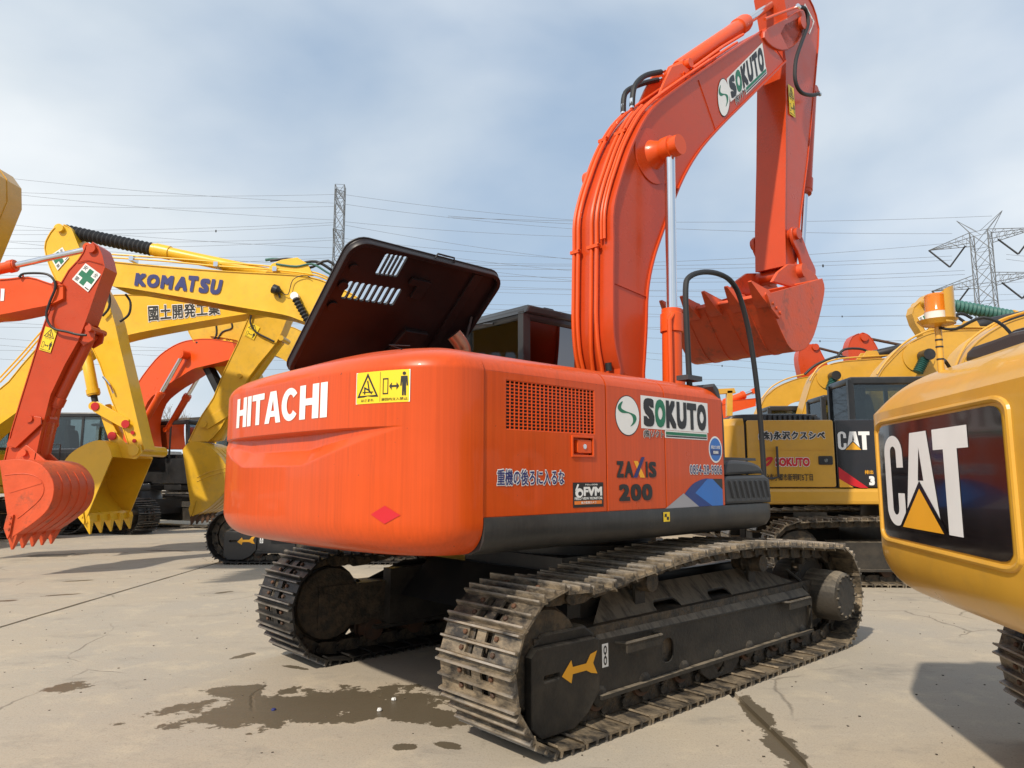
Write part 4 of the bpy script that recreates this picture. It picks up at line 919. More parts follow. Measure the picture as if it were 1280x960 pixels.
# boss of the boom cylinder
yc_ = .50
bp = P3(836, 186, -.44)
each('boom_boss', ORANGE, boom, glathe((bp[0], -.26, bp[1]), (bp[0], -.57, bp[1]), [(0, .15), (.1, .13), (.35, .10), (.42, .10), (.43, .115), (.72, .115), (.73, .095), (1, .095)], 26),
     glathe((bp[0], .17, bp[1]), (bp[0], .57, bp[1]), [(0, .15), (.1, .13), (.35, .10), (.42, .10), (.43, .115), (.72, .115), (.73, .095), (1, .095)], 26))
part('boss_ring', ORANGE_L, boom, gprism(circ(bp[0]-.02, bp[1]-.02, .27, 40), yR+.010, yR+.024, bevel=.003))
cyr = P3(832, 385, -.45); cyb = (.78, 1.35)
d_ = Vector((bp[0]-cyb[0], bp[1]-cyb[1])); frac = (cyr[1]-cyb[1])/d_.y
for s_ in (-1, 1):
    c_ = hcyl(ex, cyb, bp, .088, ORANGE, frac, name='boom_cylinder', y=s_*(.45 if s_ < 0 else .40))
    mzz = cyb[1]+.55*(cyr[1]-cyb[1]); 
    each('cylinder_pipe', ORANGE, c_, gtube([(cyb[0]-.09, s_*.44-.07*(1 if s_ < 0 else 0), 1.5), (cyb[0]-.08, s_*.44-.07*(1 if s_ < 0 else 0), cyr[1]-.12), (cyb[0]-.02, s_*.45-.06, cyr[1]-.06)], .022, 8), glathe((cyb[0]+.04, s_*.45, mzz), (cyb[0]+.05, s_*.45, mzz+.05), [(0, .10), (1, .10)], 20))
# pipes on the back of the boom
def on_back(t, y, h_=.04):
    """point at arc fraction t of the back flange"""
    P_ = [Vector(p) for p in back]; seg = [(P_[i+1]-P_[i]).length for i in range(len(P_)-1)]; d = t*sum(seg); i = 0
    while i < len(seg)-1 and d > seg[i]: d -= seg[i]; i += 1
    tt = (P_[i+1]-P_[i]).normalized(); p = P_[i]+tt*d; nn = Vector((-tt.y, tt.x)); p = p+nn*(h_+.02); return (p.x, y, p.y)
def bpipe(ts, ys_, r=.019, h_=.035): return gtube(cr([on_back(t, y, h_) for t, y in zip(ts, ys_)], 3), r, 8)
TT = [i/26 for i in range(27)]
def yt_(t, pts):
    for (a, ya), (c, yc2) in zip(pts[:-1], pts[1:]):
        if a <= t <= c: return ya+(yc2-ya)*(t-a)/(c-a)
    return pts[-1][1]
PIPES = [[(0, .12), (.15, .15), (.5, .15), (.62, .12)], [(0, .07), (.15, .10), (.5, .10), (.62, .08)], [(0, -.02), (.1, .0), (.2, -.06), (.45, -.06), (.62, -.04)], [(0, -.14), (.1, -.12), (.45, -.12), (.62, -.10)]]
for k, pp in enumerate(PIPES):
    ts = [t for t in TT if .07 < t <= .60]; part('hydraulic_pipe', ORANGE, boom, bpipe(ts, [yt_(t, pp) for t in ts]))
for k, pp in enumerate([[(0, -.17), (1, -.17)], [(0, -.205), (1, -.205)], [(.0, .1), (1, .1)]]):
    ts = [t for t in TT if (.30 if k < 2 else .55) < t <= .93]; part('hydraulic_pipe', ORANGE, boom, bpipe(ts, [yt_(t, pp) for t in ts], .014, .03))
for t in (.30, .50, .72, .86):
    for ya, yb2 in ((.07, .18), (-.16, -.02)):
        a = on_back(t, ya, .045); c = on_back(t, yb2, .045); part('pipe_clamp', ORANGE, boom, gbar(a, c, .035, .03, (0, 0, 1)), gcyl(a, (a[0]-.03, a[1], a[2]+.01), .01, 6))
pb = on_back(.12, -.2, .05); part('pipe_plug', INK, boom, gcyl(pb, (pb[0]-.01, pb[1], pb[2]+.07), .03, 12))
# arm cylinder on top
a0 = P3(848, 86, 0); a1 = P3(978, -4, 0); am = P3(932, 28, 0); fr_ = (am[0]-a0[0])/(a1[0]-a0[0])
acy = hcyl(ex, a0, (a0[0]+(am[0]-a0[0])/fr_, a0[1]+(am[1]-a0[1])/fr_), .092, ORANGE, fr_, name='arm_cylinder', y=0)
br = [P3(*p, -.12) for p in ((818, 128), (830, 100), (838, 84), (850, 80), (860, 88), (862, 104), (850, 112))]
each('cylinder_bracket', ORANGE, boom, gprism(br, -.14, -.11, bevel=.006), gprism(br, .11, .14, bevel=.006), gcyl((a0[0], -.16, a0[1]), (a0[0], .16, a0[1]), .05, 16))
ln_ = [P3(*p, -.12) for p in ((862, 82), (900, 55), (925, 40))]
each('cylinder_pipe', ORANGE, acy, gtube([(p[0], -.12, p[1]-.05) for p in ln_], .016, 8), gtube([(p[0], -.16, p[1]-.05) for p in ln_], .016, 8))
for s_, a, c in ((0, (790, 133), (826, 90)), (1, (779, 140), (822, 100))):
    y_ = -.05+.16*s_; p0 = P3(*a, y_); p1 = P3(*c, y_); mid = P3(a[0]+3, a[1]-24, y_)
    mid2 = P3(c[0]-20, c[1]+5, y_)
    h_ = part('hydraulic_hose', RUBBER, boom, gtube(cr([(p0[0], y_, p0[1]), (mid[0], y_, mid[1]), (mid2[0], y_, mid2[1]), (p1[0], y_, p1[1])], 6), .028, 10))
    each('hose_fitting', CHROME, h_, gtube([(p0[0], y_, p0[1]-.02), (p0[0], y_, p0[1]+.08)], .024, 8), gtube([(p1[0], y_, p1[1]), (p1[0]+.06, y_, p1[1]+.04)], .022, 8))
sokuto(boom, M, yR+.018, [(910, 100), (952, 58), (956, 86), (914, 124)], [(896, 101), (910, 97), (913, 141), (899, 148)], [(932, 109), (957, 85), (958, 92), (933, 117)], [(918, 121), (931, 108), (933, 119), (920, 131)], -1, rect=False)
# --- arm
ay = .20
aback = [P3(*p, -ay) for p in ((985, 22), (979, 50), (983, 75), (983, 120), (983, 200), (982, 280), (983, 332))]
afront = [P3(*p, -ay) for p in ((1004, -18), (1017, 8), (1024, 35), (1021, 80), (1017, 125), (1010, 200), (1001, 270), (995, 335))]
af2 = afront
arm = girder(ex, 'arm', ORANGE_L, [afront[0]]+cr(afront[1:], 2), [P3(978, -18, -ay)]+aback, -ay, ay, over=.012, th=.014)
for z_, p in ((0, (994, 300)), (1, (990, 341)), (2, (1005, 33))):
    c = P3(*p, -ay); part('pin_boss', ORANGE_L, arm, glathe((c[0], -ay-.07, c[1]), (c[0], ay+.07, c[1]), [(0, .05), (.02, .075), (.13, .075), (.14, .09), (.86, .09), (.87, .075), (.98, .075), (1, .05)], 22))
q = side_quad(M, [(1001, 12), (1016, 6), (1024, 34), (1008, 44)], -ay, -1)
q = Quad(*[(P3(*p, -ay)[0], -ay, P3(*p, -ay)[1]) for p in ((1006, 4), (1018, 27), (1012, 43), (1001, 20))], (0, -1, 0))
dec(arm, 'safety_sticker', q, cross_layers())
q = side_rect(M, [(986, 107), (993, 110), (993, 145), (986, 143)], -ay, -1)
dec(arm, 'warning_sticker', q, [(UNIT, STICK, 1.5)]+[(g, m_, 3) for g, m_, h_ in warn_layers(False)])
# hose from the boom tip to the arm
hp = [P3(*p, -.33) for p in ((958, 23), (978, 15), (998, 8), (1007, 12), (1010, 30), (1003, 50), (995, 75), (994, 100), (1001, 115), (1014, 119), (1024, 117))]
hs = part('hydraulic_hose', RUBBER, arm, gtube(cr([(p[0], -.33, p[1]) for p in hp[2:]], 4), .024, 10)); part('hydraulic_pipe', ORANGE, boom, gtube(cr([(p[0], -.31, p[1]) for p in hp[:3]], 3), .018, 8))
each('hose_fitting', CHROME, hs, gtube([(hp[2][0]-.03, -.33, hp[2][1]), (hp[2][0]+.03, -.33, hp[2][1])], .027, 8), gtube([(hp[-1][0]-.04, -.33, hp[-1][1]), (hp[-1][0]+.03, -.33, hp[-1][1])], .027, 8))
# bucket cylinder on the far face of the arm and the linkage
b0 = P3(1013, 115, 0); b1 = P3(1000, 345, 0); bm_ = P3(1007, 243, 0); f2 = (b0[1]-bm_[1])/(b0[1]-b1[1])
hcyl(ex, b0, b1, .085, ORANGE_L, f2, name='bucket_cylinder', y=0)
lk = each('bucket_link', ORANGE_L, ex, *[gprism(cr([P3(*p, -.25) for p in ((988, 286), (995, 285), (1001, 296), (1010, 320), (1018, 338), (1015, 348), (1005, 345), (998, 320), (990, 303))], 3, True), s_*.25-.02, s_*.25+.02, bevel=.008) for s_ in (-1, 1)])
c = P3(993, 293, -.25); part('pin_boss', ORANGE_L, lk, gcyl((c[0], -.31, c[1]), (c[0], .31, c[1]), .07, 20))
# --- bucket
BW = .62
bpx = [(1028, 348), (1031, 361), (1027, 385), (1018, 418), (1008, 434), (996, 439), (987, 434), (978, 417), (967, 392), (957, 368)]
bprof = cr([P3(*p, -BW) for p in bpx], 3)
lip = P3(957, 368, -BW)
# mouth: from the hinge end to the lip; the teeth rise past the lip towards the operator
tdir = (P3(934, 336, -BW)[0]-lip[0], P3(934, 336, -BW)[1]-lip[1])
bk = bucket(ex, bprof, -BW, BW, ORANGE_B, lip, tdir, 5, .22, ts=1.3, tm=ORANGE_B)
each('bucket_ear', ORANGE_B, bk, *[gprism([P3(*p, -.28) for p in ((965, 352), (972, 340), (985, 330), (1000, 330), (1018, 342), (1024, 352), (1000, 362))], s_*.27-.02, s_*.27+.02, bevel=.006) for s_ in (-1, 1)])
part('hinge_tube', ORANGE_B, bk, gcyl((P3(990, 341, -.2)[0], -.36, P3(990, 341, -.2)[1]), (P3(990, 341, -.2)[0], .36, P3(990, 341, -.2)[1]), .085, 20))
# --- handrail
rl = [M.hy(u, v, -1.22) for u, v in ((862, 482), (859, 420), (857, 362), (862, 346), (880, 340), (900, 343), (915, 353), (926, 375), (938, 425), (948, 500), (953, 560), (955, 596))]
rail = part('handrail', RUBBER, ex, gtube(cr([(a, -1.22, c) for a, c in rl], 4), .021, 10)); part('rail_flange', PLASTIC, rail, gbox(rl[0][0]-.09, rl[0][0]+.09, -1.27, -1.17, 2.105, 2.14))
# --- crawlers
undercarriage(ex)
ZT = [(-1.40, .80), (-1.0, .852), (-.5, .905), (0.0, .925), (.5, .915), (1.0, .88), (1.45, .84)]
hitachi_crawler(ex, -1, -2.075, 2.03, .40, ZT, SHOE, FRAME, True, True, 1)
hitachi_crawler(ex, 1, -2.075, 2.03, .40, ZT, SHOE_K, FRAME, False, True, 2)  # far shoes in the darker steel, their shade put into the colour

# ================================================================ machines round about
class CWT:
    """smooth cast counterweight with its own plan and section"""
    def __init__(s, hw, dep, xf, z0, z1, n=3.2, rb=.2, sh=.3, shin=.25, crown=.05):
        s.hw, s.dep, s.xf, s.z0, s.z1, s.n, s.rb, s.sh, s.shin, s.crown = hw, dep, xf, z0, z1, n, rb, sh, shin, crown
    def ins(s, z):
        zs, zb = s.z1-s.sh, s.z0+s.rb
        if z > zs: t = (z-zs)/s.sh; return s.shin*(.72*t+.28*t**4) if t > 0 else 0
        if z < zb: t = min(1, (zb-z)/s.rb); return s.rb*.8*(1-math.sqrt(max(0, 1-t*t)))
        return 0
    def x(s, y, z):
        d = s.ins(z); W = s.hw-d; a = min(1, abs(y)/W); return s.xf-(s.dep-d)*(1-a**s.n)**(1/s.n)
    def build(s, root, m_, na=80):
        zs = [s.z0+s.rb*(1-math.cos(math.radians(90*i/8))) for i in range(9)]; zt = s.z1-s.sh
        zs += [zs[-1]+(zt-zs[-1])*i/6 for i in range(1, 6)]+[zt-.012, zt, zt+.012]+[zt+.012+(s.sh-.012)*i/10 for i in range(1, 11)]
        V = []; Fc = []
        for z in zs:
            d = s.ins(z); W = s.hw-d; D = s.dep-d
            for k in range(na+1):
                th = math.pi*k/na; c, sn = math.cos(th), math.sin(th)
                V.append((s.xf-D*abs(sn)**(2/s.n), W*math.copysign(abs(c)**(2/s.n), c), z))
        for j in range(len(zs)-1):
            for k in range(na): a = j*(na+1)+k; Fc.append((a, a+1, a+na+2, a+na+1))
        b_ = MB(); b_.add((V, Fc)); top = V[-(na+1):]; V2 = []; F2 = []
        for i in range(7):
            q_ = 1-i/6
            for x, y, z in top: V2.append((s.xf+(x-s.xf)*q_, y*q_, z+s.crown*(1-q_**2)))
        for i in range(6):
            for k in range(na): a = i*(na+1)+k; F2.append((a, a+1, a+na+2, a+na+1))
        b_.add((V2, F2)); b_.add((V[:na+1], [tuple(range(na+1))])); b_.add(gbox(s.xf-.003, s.xf, -s.hw*.86, s.hw*.86, s.z0+.02, s.z1-.03))
        return b_.build('counterweight', m_, root, 38)
    def quad(s, fr, px, rect=True):
        o = CWQuad.__new__(CWQuad); c = []
        for u, v in px:
            x = s.xf-s.dep
            for _ in range(25): y, z = fr.hx(u, v, x); x = .5*x+.5*s.x(max(-s.hw*.97, min(s.hw*.97, y)), z)
            c.append(Vector((y, z)))
        if rect:
            yl = (c[0][0]+c[3][0])/2; yr = (c[1][0]+c[2][0])/2; zt = (c[0][1]+c[1][1])/2; zb = (c[2][1]+c[3][1])/2
            c = [Vector((yl, zt)), Vector((yr, zt)), Vector((yr, zb)), Vector((yl, zb))]
        def f(u, v, off=0):
            p = (c[3]*(1-u)+c[2]*u)*(1-v)+(c[0]*(1-u)+c[1]*u)*v; x = s.x(p[0], p[1]); e_ = .01
            nx = Vector((-1, (s.x(p[0]+e_, p[1])-s.x(p[0]-e_, p[1]))/(2*e_), 0)).normalized()
            return (x+nx.x*off, p[0]+nx.y*off, p[1])
        return f
def house(root, paint, dirx=1, z0=1.05, z1=2.05, w_=1.3, tail=2.75, front=1.25, cabm=BLACK, cabin=True, dark_top=True, deckm=None, cabtop=2.95, cw=True, gm=GLASS):
    """plain upper body; dirx = -1 when the boom points to local -X"""
    def X(a, b_): return (min(a*dirx, b_*dirx), max(a*dirx, b_*dirx))
    d = dirx
    if cw:
        zz = [z0-.02+.16*(1-math.cos(math.radians(90*i/5))) for i in range(6)]+[z1-.15, z1-.05, z1]
        V = []; Fc = []; na = 36
        for z in zz:
            dd = .14*(1-math.sqrt(max(0, 1-((z0+.14-z)/.16)**2))) if z < z0+.14 else (.10*((z-(z1-.15))/.15)**1.6 if z > z1-.15 else 0)
            for k in range(na+1):
                th = math.pi*k/na; c, sn = math.cos(th), math.sin(th)
                V.append((d*(-tail+.62-(.62-dd)*abs(sn)**.72), (w_-dd)*math.copysign(abs(c)**.72, c), z))
        for j in range(len(zz)-1):
            for k in range(na): a = j*(na+1)+k; Fc.append((a, a+1, a+na+2, a+na+1))
        Fc.append(tuple(range(len(V)-na-1, len(V)))); Fc.append(tuple(range(na+1)))
        part('counterweight', paint, root, (V, Fc), ang=38)
    x0, x1 = X(-tail+.63, .05)
    xm = -tail+.63; 
    pn = []
    for a, b_ in ((xm, xm+(0-xm)*.5), (xm+(0-xm)*.5+.012, .05)):
        xa, xb = X(a, b_)
        for s in (-1, 1): 
            if s == 1 and b_ > -.4 and cabin: continue
            o = part('side_door', paint, root, gprism([(xa, z0+.18), (xb, z0+.18), (xb, z1), (xa, z1)], s*(w_-.03), s*w_, bevel=.008)); pn.append(o)
    part('inner_body', INK, root, gbox(x0+.01, x1-.01, -w_+.04, -.42, z0+.15, z1-.01), gbox(*X(xm, -.6), -w_+.04, w_-.04, z0+.15, z1-.01))
    part('hood_top', BLACK if dark_top else paint, root, gprism([(X(xm+.1, -.55)[0], z1-.02), (X(xm+.1, -.55)[1], z1-.02), (X(xm+.16, -.62)[1], z1+.10), (X(xm+.16, -.62)[0], z1+.10)], -w_+.12, w_-.12, bevel=.03))
    part('deck', deckm or paint, root, gprism(rrect(*X(xm, front-.1), z0-.02, z0+.18, .07), -w_-.01, -.42, bevel=.02), gprism(rrect(*X(xm, front), z0-.02, z0+.16, .05), .42, w_, bevel=.02), gbox(*X(xm, .6), -.42, .42, z0, z0+.12))
    if cabin:
        if d > 0: cab(root, -.20, 1.55, .38, 1.28, z0+.17, cabtop, cabm, gm)
        else: cab(root, -1.55, .20, -1.28, -.38, z0+.17, cabtop, cabm, gm)
    return pn
def boss(root, mt, fr, px, y0, y1, r, n=18, name='pin_boss', y=None):
    c = fr.hy(px[0], px[1], y if y is not None else y0); return part(name, mt, root, gcyl((c[0], y0, c[1]), (c[0], y1, c[1]), r, n))
def hose(parent, fr, px, y, r, m_=RUBBER, name='hydraulic_hose', n=4):
    return part(name, m_, parent, gtube(cr([(a, y, c) for a, c in fr.hys(px, y)], n), r, 8))
def grd(root, name, m_, fr, top, bot, hw, over=.015, th=.016, yc=0, n=3):
    yn = yc+fr.near*hw; t_ = fr.hys(top, yn); b_ = fr.hys(bot, yn)
    if n: t_ = cr(t_, n); b_ = cr(b_, n)
    return girder(root, name, m_, t_, b_, yc-hw, yc+hw, th, over)

# --- L1: orange arm and bucket at the left edge
f1 = Fr(-13.2, 10.7, 90, -1)
l1 = machine(f1, 'excavator', 'orange excavator at the left edge, arm folded down, green cross on the arm')
house(l1, ORANGE, cabin=True, cabm=BLACK); simple_crawlers(l1, -2.1, 2.1, STEEL_K)
b1_ = grd(l1, 'boom', ORANGE, f1, [(-260, 455), (-180, 380), (-60, 350), (0, 350), (35, 347), (62, 355), (78, 357)], [(-230, 520), (-150, 430), (-40, 397), (0, 392), (40, 384), (60, 380), (78, 372)], .22)
q = side_quad(f1, [(-80, 358), (6, 361), (5, 376), (-80, 383)], -.22+.012, -1); dec(b1_, 'lettering', q, [(sub(g, a/tot, c/tot, 0, 1), WHITE, 4) for a, c, g in lay])
A1 = [(59, 395), (72, 362), (86, 338), (98, 325), (104, 316), (108, 307), (115, 304), (124, 309), (129, 324), (131, 334)]
b_ = MB(); yn = -.17
pl_ = f1.hys([(5, 578), (14, 540), (26, 500), (40, 455), (52, 415), (59, 395), (72, 362), (86, 338), (98, 325), (104, 316), (108, 307), (115, 304), (123, 307), (130, 318), (147, 337), (124, 412), (118, 440), (104, 450), (75, 505), (60, 525), (44, 575)], yn)
am1 = girder(l1, 'arm', ORANGE_L, f1.hys([(5, 578), (14, 540), (26, 500), (40, 455), (52, 415), (59, 395), (72, 362), (86, 338), (98, 325), (104, 316), (108, 306)], yn), f1.hys([(42, 577), (50, 540), (62, 493), (80, 455), (97, 425), (110, 390), (120, 360), (130, 334), (127, 320), (122, 308), (115, 303)], yn), -.17, .17, .014, .012)
each('cylinder_ear', ORANGE_L, am1, *[gprism(f1.hys([(97, 425), (105, 400), (112, 405), (118, 415), (116, 425), (104, 432)], -.14), s_*.12-.015, s_*.12+.015, bevel=.005) for s_ in (-1, 1)])
part('rib_line', ORANGE_L, am1, gtube([(a, -.175, c) for a, c in f1.hys([(96, 328), (110, 325), (128, 330)], -.17)], .006, 5))
for p_, r_ in (((115, 311), .07), ((72, 357), .07), ((16, 555), .06), ((112, 411), .05)): boss(am1, ORANGE_L, f1, p_, -.21, .21, r_, y=-.17)
q = side_quad(f1, [(107, 329), (126, 343), (110, 365), (90, 349)], -.17, -1); dec(am1, 'safety_sticker', q, cross_layers())
q = side_quad(f1, [(57, 408), (72, 413), (63, 441), (49, 437)], -.17, -1); dec(am1, 'warning_sticker', q, [(UNIT, STICK, 2)]+[(g, m_, 3.5) for g, m_, h_ in warn_layers(False)])
ac1 = f1.hy(-40, 345, 0); ac2 = f1.hy(113, 311, 0); acm = f1.hy(20, 330, 0)
hcyl(l1, ac1, ac2, .085, ORANGE, (acm[0]-ac1[0])/(ac2[0]-ac1[0]), name='arm_cylinder', y=0)
hose(am1, f1, [(24, 347), (30, 342), (55, 342), (66, 348), (69, 360), (62, 378), (58, 395), (66, 410), (85, 415), (96, 418), (108, 419)], -.24, .018)
hose(b1_, f1, [(-30, 350), (24, 348), (30, 342), (52, 342)], -.20, .012, ORANGE, 'hydraulic_pipe')
bc1 = f1.hy(113, 421, 0); bc2 = f1.hy(62, 524, 0); hcyl(l1, bc1, bc2, .082, ORANGE_L, .86, rod=ORANGE_L, name='bucket_cylinder', y=0)
lk1 = each('bucket_link', ORANGE_L, l1, *[gprism(f1.hys([(44, 520), (52, 522), (52, 530), (20, 560), (12, 558), (12, 550)], -.2), s_*.2-.015, s_*.2+.015, bevel=.006) for s_ in (-1, 1)], gcyl((f1.hy(49, 525, 0)[0], -.24, f1.hy(49, 525, 0)[1]), (f1.hy(49, 525, 0)[0], .30, f1.hy(49, 525, 0)[1]), .055, 16))
each('bucket_link', ORANGE_L, l1, gprism(f1.hys([(52, 525), (60, 528), (56, 548), (50, 572), (38, 570), (46, 545)], -.08), -.09, .09, bevel=.01))
YB = .55
pb1 = cr(f1.hys([(-1, 576), (22, 574), (46, 578), (60, 590), (67, 606), (65, 625), (56, 641), (38, 656), (20, 668), (13, 672)], -YB), 3)
bk1 = bucket(l1, pb1, -YB, .44, ORANGE_B, f1.hy(13, 672, -YB), (f1.hy(9, 690, -YB)[0]-f1.hy(13, 668, -YB)[0], f1.hy(9, 690, -YB)[1]-f1.hy(13, 668, -YB)[1]), 5, .17)
each('bucket_ear', ORANGE_B, bk1, *[gprism(f1.hys([(18, 578), (26, 560), (34, 556), (42, 562), (60, 578)], -.15), s_*.15-.02, s_*.15+.02, bevel=.006) for s_ in (-1, 1)]); boss(bk1, ORANGE_B, f1, (32, 566), -.22, .22, .05, y=-.15)
each('bucket_rim', ORANGE_B, bk1, gtube([(a, -YB-.003, c) for a, c in cr(f1.hys([(6, 594), (30, 592), (48, 597), (55, 610), (50, 624), (30, 642), (22, 648)], -YB), 3)], .006, 5), gbar((f1.hy(12, 615, -YB)[0], -YB, f1.hy(12, 615, -YB)[1]), (f1.hy(52, 603, -YB)[0], -YB, f1.hy(52, 603, -YB)[1]), .03, .012, (0, 1, 0)))

# --- L2: the big yellow one with KOMATSU lettering; its boom points to the left, local -X
f2 = Fr(-2.75, 13.2, 90, -1)
l2 = machine(f2, 'excavator', 'yellow excavator with dark blue KOMATSU lettering on its boom, red caps on the bucket pins')
house(l2, YEL, -1)
ZT2 = [(-1.30, .86), (-.5, .90), (.3, .91), (1.3, .88)]
hitachi_crawler(l2, -1, -2.2, 2.2, .42, ZT2, SHOE_K, BLACK, True, True, 5, 1.2)
hitachi_crawler(l2, 1, -2.2, 2.2, .42, ZT2, SHOE_K, BLACK, False, False, 6, 1.2); undercarriage(l2)
bm2 = grd(l2, 'boom', YEL, f2, [(530, 530), (505, 450), (475, 398), (448, 372), (430, 362), (408, 352), (393, 347), (367, 343), (277, 338), (200, 332), (147, 327), (138, 326)], [(455, 540), (445, 480), (430, 436), (410, 415), (377, 401), (353, 393), (300, 384), (220, 370), (160, 360), (142, 358), (136, 355)], .30, over=.02)
q = side_quad(f2, [(168, 341), (280, 350), (278, 369), (168, 357)], -.29, -1)
KOM = []; xx = 0
for ch, ww in (('K', 1.0), ('O', 1.05), ('M', 1.15), ('A', 1.05), ('T', .85), ('S', .9), ('U', 1.0)):
    g = gtext(ch, .07, 1, .15); hgt = 1.12 if ch == 'T' else 1; KOM.append((sub(g, xx/7.35, (xx+ww*.97)/7.35, 0, hgt), NAVY, 5)); xx += ww+.05
dec(bm2, 'lettering', q, KOM)
am2 = grd(l2, 'arm', YEL, f2, [(165, 568), (152, 530), (140, 500), (125, 455), (110, 425), (80, 370), (63, 335), (56, 310), (60, 296), (67, 286), (75, 281)], [(180, 562), (175, 545), (160, 480), (148, 430), (137, 385), (118, 350), (104, 322), (96, 305), (90, 290), (86, 284), (79, 281)], .20, n=2)
for p_, r_ in (((76, 286), .07), ((157, 530), .07), ((167, 564), .08)): boss(am2, YEL, f2, p_, -.25, .25, r_, y=-.2)
q = side_quad(f2, [(66, 312), (78, 308), (88, 327), (76, 338)], -.2, -1); q = side_quad(f2, [(62, 320), (78, 309), (86, 322), (72, 338)], -.2, -1); dec(am2, 'safety_sticker', q, cross_layers())
for p_ in ((157, 530),): boss(am2, REDP, f2, p_, -.265, -.25, .075, name='red_pin_cap', y=-.25)
boss(am2, REDP, f2, (168, 564), -.265, -.25, .08, name='red_pin_cap', y=-.25); boss(am2, REDP, f2, (166, 541), -.215, -.2, .035, name='red_pin_cap', y=-.2); boss(am2, REDP, f2, (168, 551), -.215, -.2, .035, name='red_pin_cap', y=-.2)
hp_ = part('grease_line', CHROME, am2, gtube([(a, -.23, c) for a, c in f2.hys([(130, 471), (136, 478), (140, 484), (143, 492)], -.2)], .018, 6))
a_ = f2.hy(78, 288, 0); c_ = f2.hy(352, 346, 0); m__ = f2.hy(191, 308, 0)
hcyl(l2, c_, a_, .115, YEL, (c_[0]-m__[0])/(c_[0]-a_[0]), name='arm_cylinder', y=0, boot=RUBBER)
each('cylinder_bracket', YEL, bm2, *[gprism(f2.hys([(330, 344), (340, 330), (352, 325), (372, 322), (385, 330), (392, 345)], s_*.15), s_*.15-.02, s_*.15+.02, bevel=.008) for s_ in (-1, 1)])
hose(bm2, f2, [(140, 322), (200, 326), (277, 333), (340, 337), (395, 344), (420, 356)], -.22, .016, YEL, 'hydraulic_pipe'); hose(bm2, f2, [(140, 318), (200, 322), (277, 328), (340, 333), (395, 341), (425, 356)], -.10, .016, YEL, 'hydraulic_pipe')
for px_ in ((167, 325), (272, 332), (345, 338)): c = f2.hy(*px_, -.16); part('pipe_clamp', CHROME, bm2, gbox(c[0]-.04, c[0]+.04, -.26, -.06, c[1]-.04, c[1]+.05))
hose(bm2, f2, [(338, 326), (365, 324), (385, 335), (410, 326), (430, 345)], -.1, .028); hose(bm2, f2, [(350, 332), (372, 330), (395, 327), (415, 338), (432, 352)], .05, .028); hose(bm2, f2, [(345, 330), (370, 333), (390, 330), (408, 340), (425, 350)], -.18, .02, TEAL)
hose(bm2, f2, [(332, 325), (345, 324), (362, 328), (372, 333)], .0, .03, TEAL)
bs = boss(bm2, WHITE, f2, (368, 370), -.40, -.30, .075, name='boom_pin_cap', y=-.38)
p1 = f2.hy(369, 373, -.38); p2_ = f2.hy(398, 425, -.38); prof = [(i/26, .075 if i % 2 else .05) for i in range(27)]
part('rod_boot', RUBBER, bm2, glathe((p1[0], -.38, p1[1]), (p2_[0], -.38, p2_[1]), prof, 12)); 
wl = f2.hy(346, 362, -.36); part('work_lamp', BLACK, bm2, glathe((wl[0]-.07, -.36, wl[1]+.02), (wl[0]+.07, -.36, wl[1]-.04), [(0, .09), (.6, .09), (1, .04)], 12), gtube([(wl[0], -.33, wl[1]), (wl[0]+.05, -.31, wl[1]-.14)], .02, 6)); hose(bm2, f2, [(350, 364), (360, 368), (366, 350), (380, 344), (388, 347)], -.33, .008)
pc = boss(l2, REDP, f2, (119, 508), -.235, -.22, .075, name='red_pin_cap', y=-.22)
lk2 = each('bucket_link', YEL, l2, *[gprism(f2.hys([(116, 503), (122, 502), (161, 524), (160, 535), (153, 535), (116, 514)], -.21), s_*.20-.015, s_*.2+.015, bevel=.006) for s_ in (-1, 1)])
each('bucket_link', YEL, l2, gprism(f2.hys([(122, 508), (130, 508), (147, 540), (146, 550), (136, 548)], -.1), -.12, .12, bevel=.01))
bb0 = f2.hy(107, 440, 0); bb1 = f2.hy(120, 508, 0); hcyl(l2, bb0, (bb1[0], bb1[1]), .10, YEL, .80, rod=RUBBER, name='bucket_cylinder', y=0)
hose(am2, f2, [(128, 395), (136, 385), (137, 370), (133, 362)], -.25, .022); hose(am2, f2, [(150, 402), (161, 393), (163, 378), (157, 368)], -.1, .022)
YB = .58
pb2 = cr(f2.hys([(140, 571), (137, 560), (131, 552), (119, 551), (98, 560), (82, 574), (74, 594), (78, 618), (92, 638), (106, 652)], -YB), 3)
bk2 = bucket(l2, pb2, -YB, .86, YEL, f2.hy(107, 654, -YB), (f2.hy(110, 679, -YB)[0]-f2.hy(106, 652, -YB)[0], f2.hy(110, 679, -YB)[1]-f2.hy(106, 652, -YB)[1]), 5, .20)
each('bucket_ear', YEL, bk2, *[gprism(f2.hys([(137, 556), (136, 543), (143, 539), (150, 546), (158, 555), (176, 556), (178, 566), (170, 574), (150, 572)], s_*.24), s_*.24-.02, s_*.24+.02, bevel=.006) for s_ in (-1, 1)]); boss(bk2, REDP, f2, (141, 545), -.30, -.262, .075, name='red_pin_cap', y=-.26)
c = f2.hy(170, 563, -.2); part('hinge_tube', YEL, bk2, gcyl((c[0], -.3, c[1]), (c[0], .80, c[1]), .10, 18))

